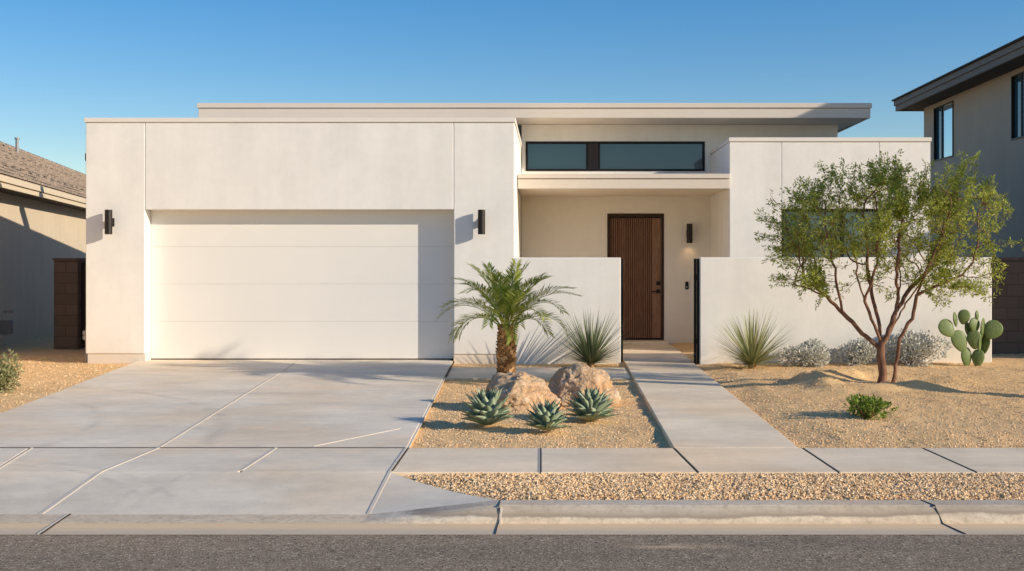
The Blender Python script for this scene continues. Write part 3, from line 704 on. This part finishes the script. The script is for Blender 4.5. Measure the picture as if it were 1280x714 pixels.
# gas riser by the garage corner, utility meter by the neighbour wall
gx = XL-.075
gr = thing('gas_meter', 'grey gas meter riser standing by the left corner of the garage', 'gas meter', (gx, .22, -.04))
bm = bmesh.new(); tube(bm, [(0, 0, -.1), (0, 0, .52)], .022, 10); obj('pipe', bm, M['steel'], gr)
bm = bmesh.new(); tube(bm, [(-.01, -.03, .40), (-.01, .07, .40)], .045, 14); box(bm, -.05, .035, -.05, .05, .44, .52, .012); tube(bm, [(0, 0, .52), (0, 0, .58), (.05, .05, .60)], .016, 8); obj('regulator', bm, M['steel'], gr)
ux, uy, _ = at(3, 430, 3.25)
ub = thing('utility_meter', 'grey utility box with bent pipe against the shaded neighbour wall', 'utility box', (ux+.05, uy, -.03))
obj('box', B(-.13, .13, -.06, .06, .26, .52, .015), M['grey_plastic'], ub)
obj('post', tube(bmesh.new(), [(-.02, 0, -.1), (-.02, 0, .26)], .018, 8), M['steel'], ub); bm = bmesh.new(); tube(bm, [(-.03, 0, .52), (-.03, 0, .66), (-.02, 0, .69), (.12, 0, .69)], .02, 8); box(bm, .09, .15, -.03, .03, .65, .72, .008); obj('pipe', bm, M['steel'], ub)

# right house: two storeys, side wall in shade
NX = 9.87; YF = .50
NR = thing('brown_house', 'two storey brown stucco house with dark eaves at the right edge', 'house', (NX, 0, 0))
wn = [((1168-PX), (1192-PX)), ((1265-PX), (1296-PX))]
wy = [(NX*F/b+CAMY, NX*F/a+CAMY) for a, b in wn]                   # (near, far)
wz = (4.22, 5.60)
YE = 11.9; bm = bmesh.new()
segs = [YF] + sorted([q for p in wy for q in p]) + [YE]
for i in range(0, len(segs)-1):
    a, b = segs[i], segs[i+1]
    if i in (1, 3): box(bm, 0, .2, a, b, -.2, wz[0]); box(bm, 0, .2, a, b, wz[1], 5.72)
    else: box(bm, 0, .2, a, b, -.2, 5.72)
box(bm, .2, 12, YF, YF+.2, -.2, 5.72); box(bm, .2, 12, YE-.2, YE, -.2, 5.72); box(bm, 11.8, 12, YF+.2, YE-.2, -.2, 5.72)
for ye in (YF, YE-.2):                                              # gable triangles
    vs = [bm.verts.new((xx, yy, zz)) for yy in (ye, ye+.2) for xx, zz in ((0, 5.72), (12, 5.72), (6, 5.72+6*.465))]
    bm.faces.new(vs[:3]); bm.faces.new(vs[3:]); [bm.faces.new((vs[i], vs[(i+1) % 3], vs[(i+1) % 3+3], vs[i+3])) for i in range(3)]
obj('wall', bm, M['stucco_brown'], NR)
bm = bmesh.new()
for sgn, xa, xb in ((1, -.6, 6.0), (-1, 12.6, 6.0)):
    za, zb = 5.84, 5.84+6.6*.465
    vs = [bm.verts.new((xx, yy, zz+dz)) for dz in (0, .14) for xx, zz in ((xa, za), (xb, zb)) for yy in (YF-.35, YE+.45)]
    for q in ((0, 1, 3, 2), (4, 6, 7, 5), (0, 4, 5, 1), (2, 3, 7, 6), (0, 2, 6, 4), (1, 5, 7, 3)): bm.faces.new([vs[i] for i in q])
ro = obj('roof', bm, M['roof_dark'], NR)
bm = bmesh.new(); box(bm, -.62, -.57, YF-.35, YE+.45, 5.70, 5.93); box(bm, -.66, -.622, YF-.37, YE+.47, 5.84, 5.97)
box(bm, -.569, .2, YE+.40, YE+.45, 5.70, 5.86)
obj('fascia', bm, M['fascia_dark'], ro)
obj('roof_edge', B(-.72, -.57, YF-.38, YE+.48, 5.972, 6.01), M['roof_dark'], ro)
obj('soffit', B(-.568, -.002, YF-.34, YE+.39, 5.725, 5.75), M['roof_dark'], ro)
for i, (a, b) in enumerate(wy):
    def yring(x0, x1, w):
        bm = bmesh.new(); box(bm, x0, x1, a, b, wz[1]-w, wz[1]); box(bm, x0, x1, a, b, wz[0], wz[0]+w); box(bm, x0, x1, a, a+w, wz[0]+w, wz[1]-w); box(bm, x0, x1, b-w, b, wz[0]+w, wz[1]-w); return bm
    fr = obj('window', yring(-.025, .08, .032), M['bronze'], NR)
    mid = a+.62*(b-a)
    obj('pane', B(.03, .04, a+.032, mid-.002, wz[0]+.032, wz[1]-.032), M['glass_blue'], fr); obj('pane', B(.045, .055, mid+.002, b-.032, wz[0]+.032, wz[1]-.032), M['glass'], fr)
    obj('meeting_rail', B(.0, .028, mid-.018, mid+.018, wz[0]+.032, wz[1]-.032), M['bronze'], fr)
# unseen single-storey front part, added to cast a diagonal shadow on the wing
bm = bmesh.new(); box(bm, .3, 8.5, -.55, YF-.002, -.2, 3.0); obj('unseen_front_wall', bm, M['stucco_brown'], NR)
bm = bmesh.new()
for xa, xb in ((-.2, 4.4), (9.0, 4.4)):
    vs = [bm.verts.new((xx, yy, zz+dz)) for dz in (0, .14) for xx, zz in ((xa, 3.0), (xb, 3.0+4.6*.45)) for yy in (-.9, YF-.37)]
    for q in ((0, 1, 3, 2), (4, 6, 7, 5), (0, 4, 5, 1), (2, 3, 7, 6), (0, 2, 6, 4), (1, 5, 7, 3)): bm.faces.new([vs[i] for i in q])
obj('unseen_front_roof', bm, M['roof_dark'], NR)
bw = thing('block_wall', 'brown concrete block wall between the two houses on the right', 'block wall', (7.0, 1.3, 0))
obj('blocks', B(-.2, NX-7.0-.01, 0, .2, -.2, 1.62, .008), M['block'], bw)
obj('cap', B(-.2, NX-7.0-.01, -.02, .22, 1.622, 1.67, .008), M['block'], bw)

# ------------------------------------------------------------------ planting
def leaves_mesh(name, P, D, U, L_, W_, m, parent, bend=.0):          # diamond leaves: base P, direction D, side U
    P, D, U = (np.asarray(a, dtype=np.float64) for a in (P, D, U)); n = len(P)
    D /= np.linalg.norm(D, axis=1, keepdims=True)+1e-9
    U = U-(U*D).sum(1, keepdims=True)*D; U /= np.linalg.norm(U, axis=1, keepdims=True)+1e-9
    L_ = np.broadcast_to(np.asarray(L_, float).reshape(-1, 1), (n, 1)); W_ = np.broadcast_to(np.asarray(W_, float).reshape(-1, 1), (n, 1))
    Nn = np.cross(D, U)
    V = np.stack([P, P+D*L_*.5+U*W_*.5+Nn*L_*bend, P+D*L_, P+D*L_*.5-U*W_*.5+Nn*L_*bend], 1).reshape(-1, 3)
    return np_mesh(name, V, np.arange(n*4).reshape(-1, 4), m, parent)
def rv(n): v = rng.standard_normal((n, 3)); return v/np.linalg.norm(v, axis=1, keepdims=True)

# spreading multi-stem tree (space colonisation)
def make_tree():
    t = thing('acacia_tree', 'small multi-stemmed tree with feathery green crown in the right gravel bed', 'tree', (TREE[0], TREE[1], bed_z(TREE[0], TREE[1])))
    cz = 1.53
    att = []
    for cx, cy, c_z, rx, ry, rz, n in ((-.1, 0, 1.95, 1.20, 1.0, .62, 380), (.78, .1, 1.95, .80, .9, .70, 230), (-.70, -.1, 1.85, .72, .8, .58, 160), (.0, .1, 2.3, .65, .6, .36, 90), (.45, -.1, 1.35, .95, .75, .2, 110), (-.75, 0, 1.25, .55, .5, .16, 60)):
        k = 0
        while k < n:
            v = rv(1)[0]*rng.random()**.4; p = Vector((cx+v[0]*rx, cy+v[1]*ry, c_z+v[2]*rz))
            if noise.noise(p*2.6+Vector((5, 1, 2))) < 0: continue      # gaps
            att.append(p); k += 1
    nodes = []; par = []
    def chain(start, pts):
        i = start
        for p in pts: nodes.append(Vector(p)); par.append(i); i = len(nodes)-1
        return i
    def dens(pts, st=.07):
        out = [Vector(pts[0])]
        for a, b in zip(pts, pts[1:]):
            a, b = Vector(a), Vector(b); n = max(1, int((b-a).length/st))
            for k in range(1, n+1): out.append(a.lerp(b, k/n)+Vector(rng.normal(0, .006, 3)))
        return out
    root = chain(-1, dens([(0, 0, -.08), (.0, 0, .12), (-.03, .0, .34), (-.02, 0, .5)]))
    def limb(frm, pts): return chain(frm, dens([nodes[frm]]+list(pts))[1:])
    a = limb(root-1, [(-.20, .03, .58), (-.44, .04, .82), (-.75, .05, 1.13), (-1.0, .08, 1.36)]); limb(a-9, [(-.62, -.15, 1.2), (-.66, -.2, 1.45)]); limb(a-5, [(-.95, -.16, 1.18), (-1.15, -.2, 1.24)])
    b = limb(root, [(-.10, -.06, .66), (-.21, -.12, .88), (-.40, -.2, 1.40)]); limb(b-5, [(-.24, -.30, 1.25), (-.2, -.4, 1.5)])
    c = limb(root, [(-.01, .10, .72), (-.06, .18, .95), (-.14, .26, 1.5)])
    d = limb(root, [(.05, -.02, .6), (.16, .0, .90), (.24, .03, 1.38)]); limb(d-7, [(.30, .12, 1.08), (.46, .2, 1.25), (.80, .25, 1.55)]); limb(d-4, [(.12, -.18, 1.3), (.08, -.3, 1.55)])
    limb(root-1, [(.10, .10, .60), (.36, .22, 1.0), (.60, .30, 1.30)])
    s2 = chain(-1, dens([(.12, .05, -.08), (.15, .05, .08), (.19, .04, .30), (.22, .02, .56), (.35, -.05, .82), (.40, -.08, 1.10)])); limb(s2, [(.66, -.14, 1.25), (.92, -.2, 1.36)]); limb(s2, [(.45, -.25, 1.38)])
    D = .065; alive = list(att)
    for it in range(90):
        kd = kdtree.KDTree(len(nodes)); [kd.insert(p, i) for i, p in enumerate(nodes)]; kd.balance()
        inf = {}; keep = []
        for p in alive:
            co, i, d = kd.find(p)
            if d < .075: continue
            keep.append(p)
            if d < 1.3: inf.setdefault(i, Vector()); inf[i] += (p-co).normalized()
        alive = keep
        if not inf or not alive: break
        for i, v in inf.items():
            if v.length < 1e-4: continue
            d = (v.normalized()+Vector(rng.normal(0, .18, 3))+Vector((0, 0, .05))).normalized(); nodes.append(nodes[i]+d*D); par.append(i)
    n0 = len(nodes); kids = [0]*n0
    for i in range(n0):
        if par[i] >= 0: kids[par[i]] += 1
    # outward shoots at the tips
    ctr = Vector((0, 0, 1.25))
    for i in range(n0):
        if kids[i] == 0:
            d0 = (nodes[i]-nodes[par[i]]).normalized(); out = (nodes[i]-ctr).normalized()
            for q in range(1 if rng.random() < .5 else 2):
                d = (d0*.7+out*.8+Vector(rng.normal(0, .35, 3))+Vector((0, 0, .15))).normalized(); j = i; p = nodes[i].copy()
                for s_ in range(int(rng.integers(3, 8))):
                    d = (d+Vector(rng.normal(0, .12, 3))+Vector((0, 0, .03))).normalized(); p = p+d*.055; nodes.append(p.copy()); par.append(j); j = len(nodes)-1
    N = len(nodes); ch = [[] for _ in range(N)]
    for i in range(N):
        if par[i] >= 0: ch[par[i]].append(i)
    r = [0.0]*N
    for i in range(N-1, -1, -1):
        r[i] = .0022 if not ch[i] else min(.075, sum(r[c]**2.15 for c in ch[i])**(1/2.15)+.00004)
    # smooth radii limits so young stems stay slim
    r = [min(v*1.08, .072) for v in r]
    bm = bmesh.new(); done = set()
    starts = [i for i in range(N) if par[i] < 0]
    stack = [(s_, None) for s_ in starts]
    while stack:
        i, fromp = stack.pop()
        line = ([fromp] if fromp is not None else [])+[i]
        while ch[line[-1]]:
            cs = sorted(ch[line[-1]], key=lambda c: -r[c]); nxt = cs[0]
            for c in cs[1:]: stack.append((c, line[-1]))
            line.append(nxt)
        if len(line) < 2: continue
        rr = [r[k] for k in line]
        if fromp is not None: rr[0] = min(r[fromp], rr[1]*1.15)
        if par[line[0]] < 0: rr[0] *= 1.35; rr[1] *= 1.12
        mxr = max(rr); tube(bm, [nodes[k] for k in line], rr, 9 if mxr > .02 else (5 if mxr > .006 else 3))
    obj('trunk', bm, M['bark'], t, True)
    P, Dv, U, Ls, Ws = [], [], [], [], []
    for i in range(N):
        if r[i] > .0065 or par[i] < 0 or nodes[i].z < .95: continue
        a, b = nodes[par[i]], nodes[i]; ax = (b-a).normalized(); dn = noise.noise(b*1.9+Vector((9, 3, 1)))
        cnt = int(3.9*max(0, dn+.14)+(2.0 if i >= n0 else 0))
        for k in range(cnt):
            p = a.lerp(b, rng.random()); sd = Vector(rv(1)[0]); sd = (sd-ax*sd.dot(ax)).normalized()
            dr_ = (sd*.8+ax*.55+Vector((0, 0, .12))).normalized(); up = ax.cross(dr_)
            ln = rng.uniform(.040, .085)
            # little pinnate spray: three to four leaflets along a short stalk
            for q in range(4):
                pp = p+dr_*ln*(.2+.24*q); side = up.cross(dr_)*(1 if (q+k) % 2 else -1)
                dd = (dr_*.6+side*.8+Vector(rng.normal(0, .25, 3))); P.append(pp); Dv.append(dd); U.append(Vector(rv(1)[0])); Ls.append(rng.uniform(.034, .058)); Ws.append(rng.uniform(.012, .020))
    print('tree nodes', N, 'leaves', len(P))
    leaves_mesh('crown', [tuple(v) for v in P], [tuple(v) for v in Dv], [tuple(v) for v in U], Ls, Ws, M['acacia'], t)
make_tree()

# pygmy date palm
def make_palm(x, y, label, hT, sc, nF, seed, z0):
    random.seed(seed)
    t = thing('palm_tree', label, 'palm tree', (x, y, z0))
    bm = bmesh.new()
    rad = lambda z: .096+.026*math.sin(min(1, z/hT)*PI)-.012*max(0, z/hT-.7)
    tube(bm, [(0, 0, -.08)]+[(0, 0, hT*k/8) for k in range(9)], [.10]+[rad(hT*k/8)*.88 if k < 8 else .055 for k in range(9)], 14)
    k = 0; zz = .0
    while zz < hT:                                                  # cut leaf bases in spiral rows
        a = k*2.39996; r0 = rad(zz)*.86; c, s_ = math.cos(a), math.sin(a)
        w, h, out = .036*random.uniform(.8, 1.2), .062*random.uniform(.8, 1.25), .034*random.uniform(.7, 1.4)
        def P_(u, rr, zc): return bm.verts.new((c*rr-s_*u, s_*rr+c*u, zc))
        b0, b1 = P_(-w, r0, zz), P_(w, r0, zz); t0_, t1_ = P_(-w*.62, r0+out, zz+h), P_(w*.62, r0+out, zz+h); k0, k1 = P_(-w*.5, r0-.01, zz+h*1.12), P_(w*.5, r0-.01, zz+h*1.12)
        bm.faces.new((b0, b1, t1_, t0_)); bm.faces.new((t0_, t1_, k1, k0)); bm.faces.new((b1, k1, t1_)); bm.faces.new((b0, t0_, k0))
        k += 1; zz += .745/165*sc
    obj('trunk', bm, M['palmbark'], t)
    for i in range(nF):
        f = i/(nF-1); az = i*2.39996+.4; el0 = R(87-50*f**.9+random.uniform(-5, 5)); Lf = (.86+.22*math.sin(f*PI*.9))*random.uniform(.92, 1.08)*sc
        droop = R(42+70*f+random.uniform(-12, 16)); n = 28
        pts = [Vector((math.cos(az)*.03, math.sin(az)*.03, hT-.05+.05*(1-f)))]; dirs = []
        tw = random.uniform(-.25, .25)
        for k in range(n):
            e = el0-droop*(k/n)**1.45; aa = az+tw*(k/n); d = Vector((math.cos(e)*math.cos(aa), math.cos(e)*math.sin(aa), math.sin(e))); dirs.append(d); pts.append(pts[-1]+d*Lf/n)
        dirs.append(dirs[-1])
        V = []; Fc = []
        def quad(a_, b_, c_, d_): i0 = len(V); V.extend([tuple(a_), tuple(b_), tuple(c_), tuple(d_)]); Fc.append((i0, i0+1, i0+2, i0+3))
        for k in range(n):                                          # midrib as a thin strip pair
            d = dirs[k]; s_ = d.cross(Vector((0, 0, 1))); s_ = s_.normalized() if s_.length > .05 else Vector((-math.sin(az), math.cos(az), 0)); u = s_.cross(d); w = sc*(.010*(1-k/n)+.0015); w2 = sc*(.010*(1-(k+1)/n)+.0015)
            quad(pts[k]-s_*w, pts[k]+s_*w, pts[k+1]+s_*w2, pts[k+1]-s_*w2); quad(pts[k]-u*w, pts[k]+u*w*.4, pts[k+1]+u*w2*.4, pts[k+1]-u*w2)
            if k < 6: continue
            fr = (k-6)/(n-6)
            for sub in range(2):
                base = pts[k].lerp(pts[k+1], sub*.5+random.random()*.2)
                for sg in (-1, 1):
                    ll = sc*(.075+.165*math.sin(min(1, fr*1.15+.12)*PI*.86))*random.uniform(.85, 1.1); fo = .45+.75*fr
                    dd = (d*fo+s_*sg*.80+u*(.36-.12*fr)+Vector((random.gauss(0, .07), random.gauss(0, .07), random.gauss(0, .07)))).normalized()
                    wv = dd.cross(u).normalized()*.0082*sc; mid = base+dd*ll*.55; tip = base+dd*ll+Vector((0, 0, -.035*random.random()))
                    quad(base-wv*.5, mid-wv, tip, mid+wv)
        np_mesh('frond', V, Fc, M['palm'], t)
make_palm(*gp(633, 474), 'small date palm with a rough stubby trunk beside the driveway', .745, 1.0, 30, 21, bed_z(*gp(633, 474)))
make_palm(8.4, -6.35, 'tall date palm standing beyond the right edge, unseen, there for its frond shadows', 3.8, 1.75, 26, 33, -.05)  # out-of-view palm, placed only for the frond shadows on drive and gravel

# blade rosettes (desert spoon)
def spoon(px, py, hgt, rad, m, label, n=300, seed=1):
    random.seed(seed); x, y = gp(px, py); t = thing('desert_spoon', label, 'desert spoon', (x, y, bed_z(x, y)), 'spiky blade plants by the courtyard walls')
    V, Fc = [], []
    for i in range(n):
        f = i/n; a = random.uniform(0, 2*PI); e = math.asin(min(.995, max(.02, 1-.97*f**.9+random.gauss(0, .06)))) if f > .02 else R(85)
        Ln = random.uniform(.82, 1.08)*(hgt*math.sin(e)+rad*math.cos(e)); d = Vector((math.cos(e)*math.cos(a), math.cos(e)*math.sin(a), math.sin(e)))
        s_ = Vector((-math.sin(a), math.cos(a), 0)); p = Vector((math.cos(a)*.02, math.sin(a)*.02, .05+.05*(1-f))); w0 = .0105; K = 4; i0 = len(V)
        sag = random.uniform(.0, .10)*math.cos(e)
        for k in range(K+1):
            u = k/K; c = p+d*Ln*u-Vector((0, 0, sag*Ln*u*u)); w = w0*(1-u**1.6)+.0006; V += [tuple(c-s_*w), tuple(c+s_*w)]
            if k: Fc.append((i0+2*k-2, i0+2*k-1, i0+2*k+1, i0+2*k))
    np_mesh('blades', V, Fc, m, t)
    bm = bmesh.new(); tube(bm, [(0, 0, -.05), (0, 0, .04), (0, 0, .12)], [.05, .06, .03], 9); obj('stem', bm, M['palmbark'], t)
spoon(738, 455.3, .74, .52, M['yucca'], 'dark green spiky blade plant in front of the short wall beside the gate', 330, 3)
spoon(940, 461, .73, .52, M['yucca_pale'], 'pale yellow-green spiky blade plant right of the front path', 330, 5)

# agaves
def agave(px, py, rad, hgt, label, n=46, seed=1):
    random.seed(seed); x, y = gp(px, py, -.03); t = thing('agave', label, 'agave', (x, y, bed_z(x, y)+.005), 'blue-green agaves around the boulders')
    bm = bmesh.new(); bt = bmesh.new()
    for i in range(n):
        f = i/(n-1); a = i*2.39996+random.gauss(0, .08); e = R(88-83*f**.85+random.gauss(0, 3.5)); Ln = random.uniform(.92, 1.06)*(.84+.16*min(1, f*3))/math.hypot(math.sin(e)/hgt, math.cos(e)/rad)
        d = Vector((math.cos(e)*math.cos(a), math.cos(e)*math.sin(a), math.sin(e))); s_ = Vector((-math.sin(a), math.cos(a), 0)); nrm = s_.cross(d)*-1
        p = Vector((math.cos(a)*.02, math.sin(a)*.02, .035+.03*(1-f))); W = .040*(rad/.21)*(.75+.35*f)
        prev = None; K = 7
        for k in range(K+1):
            u = k/K; wd = W*(.62+.75*math.sin(min(1, u*1.25)*PI*.5)*1.0)*(1-u**3.2) if u < 1 else .0008
            wd = W*((.62+.95*u) if u < .5 else 1.095*(1-((u-.5)/.5)**2.1))+.0012
            c = p+d*Ln*u+nrm*(-.06*Ln*math.sin(u*PI))*-.6+Vector((0, 0, .05*Ln*u*u*math.cos(e)))
            th = .010*(1-u*.8)*(rad/.24); ring_ = [bm.verts.new(c-s_*wd+nrm*wd*.32), bm.verts.new(c-s_*wd*.3-nrm*th*.2), bm.verts.new(c+s_*wd*.3-nrm*th*.2), bm.verts.new(c+s_*wd+nrm*wd*.32), bm.verts.new(c-nrm*th*2.0)]
            if prev:
                for q in range(5): bm.faces.new((prev[q], prev[(q+1) % 5], ring_[(q+1) % 5], ring_[q]))
            prev = ring_
        bm.faces.new(prev); tube(bt, [c-d*.004, c+d*.022], [.003, .0006], 5)
    nl = len(bm.faces); mt_ = bpy.data.meshes.new('tips'); bt.to_mesh(mt_); bt.free(); bm.from_mesh(mt_); bpy.data.meshes.remove(mt_); bm.faces.ensure_lookup_table()
    for fc_ in bm.faces[nl:]: fc_.material_index = 1
    t.rotation_euler = (random.uniform(-.12, .12), random.uniform(-.12, .12), random.uniform(0, 6)); lv = obj('leaves', bm, M['agave'], t, True); lv.data.materials.append(M['spine'])
agave(610, 534, .26, .355, 'largest blue-green agave, left of the boulders', 68, 2)
agave(682, 541, .205, .285, 'smallest blue-green agave, in front between the two boulders', 58, 4)
agave(738, 528, .25, .33, 'blue-green agave in front of the right boulder', 64, 9)

# boulders
def boulder(px, py, sx, sy, sz, label, seed, rz=0, cuts=()):
    x, y = gp(px, py, -.03); bm = bmesh.new(); bmesh.ops.create_icosphere(bm, subdivisions=6, radius=1.0); so = Vector((seed*3.1, seed*1.7, seed*.9))
    for v in bm.verts:
        p = v.co.copy()
        for nx, ny, nz, dd in cuts:
            nn = Vector((nx, ny, nz)).normalized(); k = p.dot(nn)-dd
            if k > 0: p -= nn*k*.68
        k = noise.fractal(p*1.3+so, 1.0, 2.0, 4)*.17+noise.ridged_multi_fractal(p*2.2+so, .9, 2.0, 4, 1.0, 2.0)*.055-.06+noise.fractal(p*7+so, .8, 2.0, 4)*.035
        p = p*(1+k); p *= 1+noise.fractal(p*3.4+so*2, .9, 2.0, 5)*.035-max(0, .08-abs(noise.noise(p*2.0+so)))*.40; v.co = Vector((p.x*sx, p.y*sy, p.z*sz))
    t = thing('boulder', label, 'boulder', (x, y, bed_z(x, y)), 'landscape boulders', rz)
    me_o = obj('rock', bm, M['rock'], t, True)
    me_o.location = (0, 0, sz*.36)
boulder(649, 511, .44, .40, .335, 'left boulder with a rounded top sloping down to the right', 2.0, .25, ((-.75, -.35, .6, .52), (.75, -.3, .7, .50), (-.1, .1, 1, .78), (.2, -1, .25, .60)))
boulder(725, 504, .43, .40, .36, 'right boulder, the taller one, behind the right agave', 5.3, -.2, ((-.8, -.4, .25, .58), (.5, -.35, .7, .60), (0, -.85, .5, .62), (-.1, .2, 1, .70)))

# silver shrubs, small green shrub, edge shrub
def bush(name, px, py, r, h, m, label, cat, n, lw, seed, group=None, flat=.0, xy=None):
    global rng
    rng = np.random.default_rng(seed); x, y = xy if xy else gp(px, py); t = thing(name, label, cat, (x, y, bed_z(x, y)), group)
    lob = [(rng.normal(0, r*.42), rng.normal(0, r*.36), rng.uniform(.12, .66)*h, rng.uniform(.34, .55)) for _ in range(16)]
    P, D, U, tw = [], [], [], bmesh.new()
    for k in range(n):
        lx, ly, lz, lr = lob[int(rng.integers(len(lob)))]; v = rv(1)[0]; v[2] = v[2]*.9+.1; s_ = rng.uniform(.55, 1.05)
        p = np.array((lx+v[0]*lr*r*s_, ly+v[1]*lr*r*s_, max(.015, lz+v[2]*lr*h*.9*s_))); P.append(p); d = v*.8+rng.normal(0, .45, 3)+np.array((0, 0, .35)); D.append(d); U.append(rv(1)[0])
    leaves_mesh('foliage', P, D, U, rng.uniform(.7, 1.3, n)*lw, rng.uniform(.7, 1.3, n)*lw*.5, m, t, .12)
    for lx, ly, lz, lr in lob: tube(tw, [(0, 0, -.03), (lx*.5, ly*.5, lz*.45), (lx, ly, lz)], [.008, .006, .003], 5)
    obj('twigs', tw, M['bark'], t)
gs = 'silver shrubs along the courtyard wall'
bush('silver_shrub', 1010, 458, .36, .40, M['silver'], 'silver-leaved round shrub nearest the front path', 'shrub', 4200, .046, 11, gs)
bush('silver_shrub', 1070, 457, .27, .37, M['silver'], 'smallest silver-leaved shrub, just left of the tree stems', 'shrub', 3200, .044, 12, gs)
bush('silver_shrub', 1139, 457, .38, .49, M['silver'], 'silver-leaved shrub right of the tree stems, before the cactus', 'shrub', 4600, .046, 13, gs)
bush('green_shrub', 1083, 523, .24, .21, M['green'], 'little bright green shrub in the gravel in front of the tree', 'shrub', 620, .052, 14)
bush('olive_shrub', -4, 486, .26, .46, M['olive'], 'olive shrub cut off by the left edge of the photo', 'shrub', 1900, .045, 15)

# prickly pear
def cactus():
    bx, by = gp(1214, 458); z0 = bed_z(bx, by); t = thing('prickly_pear', 'prickly pear cactus with flat green pads at the right end of the wall', 'cactus', (bx, by, z0))
    k = 1/82.0
    for (cx, cy, w, h, tilt, yaw, dy) in ((1208, 447, 13, 24, 4, 15, 0), (1221.5, 448, 13, 21, -5, -20, -.03), (1199, 427, 18, 27, 22, 10, -.02), (1217, 425, 15, 23, 6, -12, -.03), (1225, 430, 14, 28, -4, 62, .02), (1232, 431, 13, 25, -8, -50, .05),
            (1182.5, 411, 18, 23, 38, 15, -.04), (1195, 400, 14, 18, 8, 58, .03), (1205, 397, 13, 18, -8, -10, .0), (1217.5, 407, 14, 18, 5, 20, -.02), (1229, 411, 15, 24, -4, 55, .02), (1240, 413, 19, 24, -34, -14, -.03), (1221, 395, 7, 12, 2, 50, .0), (1212, 413, 12, 18, 12, 40, .06)):
        bm = bmesh.new(); bmesh.ops.create_uvsphere(bm, u_segments=20, v_segments=14, radius=1.0)
        for v in bm.verts:
            z = v.co.z; wd = (1.0+.16*z) * (1-.12*max(0, -z)); v.co = Vector((v.co.x*w*k*.58*wd, v.co.y*.026*(1-.3*max(0, z)), z*h*k*.53))
        mt = Matrix.Translation(((cx-1214)*k, dy, (458-cy)*k)) @ Matrix.Rotation(R(-tilt), 4, 'Y') @ Matrix.Rotation(R(yaw), 4, 'Z')
        bm.transform(mt); obj('pad', bm, M['pad'], t, True)
cactus()

# ------------------------------------------------------------------ light, sky, camera
W = bpy.data.worlds.new('World'); S.world = W; W.use_nodes = True
nt = W.node_tree; sky = nt.nodes.new('ShaderNodeTexSky'); sky.sky_type = 'NISHITA'; sky.sun_disc = False
sky.sun_elevation = EL; sky.sun_rotation = PI-AZ; sky.altitude = 400; sky.air_density = 1.0; sky.dust_density = .6; sky.ozone_density = 1.6
hs = nt.nodes.new('ShaderNodeHueSaturation'); gm = nt.nodes.new('ShaderNodeGamma'); gm.inputs['Gamma'].default_value = .76; nt.links.new(sky.outputs[0], gm.inputs['Color'])
hs.inputs['Saturation'].default_value = 1.80; hs.inputs['Hue'].default_value = .511; hs.inputs['Value'].default_value = 1.60; nt.links.new(gm.outputs[0], hs.inputs['Color'])
bg = nt.nodes['Background']; bg.inputs['Strength'].default_value = .13; nt.links.new(hs.outputs[0], bg.inputs[0])
sl = bpy.data.lights.new('sun', 'SUN'); sl.energy = 5.0; sl.angle = R(.5); sl.color = (1.0, .885, .72)
so = bpy.data.objects.new('sun', sl); C.objects.link(so); so.rotation_euler = SUN.to_track_quat('Z', 'Y').to_euler(); so.location = SUN*60
cam = bpy.data.cameras.new('camera'); co = bpy.data.objects.new('camera', cam); C.objects.link(co)
co.location = (0, CAMY, EYE); co.rotation_euler = (R(90), 0, 0)
cam.sensor_width = 36; cam.lens = 36*F/1280; cam.shift_x = -(PX-640)/1280; cam.shift_y = -(357-PY)/1280; cam.clip_end = 3000
S.camera = co
S.view_settings.view_transform = 'Standard'; S.view_settings.look = 'None'; S.view_settings.exposure = 0; S.view_settings.gamma = 1
S.render.engine = 'CYCLES'; S.render.resolution_x = 1024; S.render.resolution_y = 571
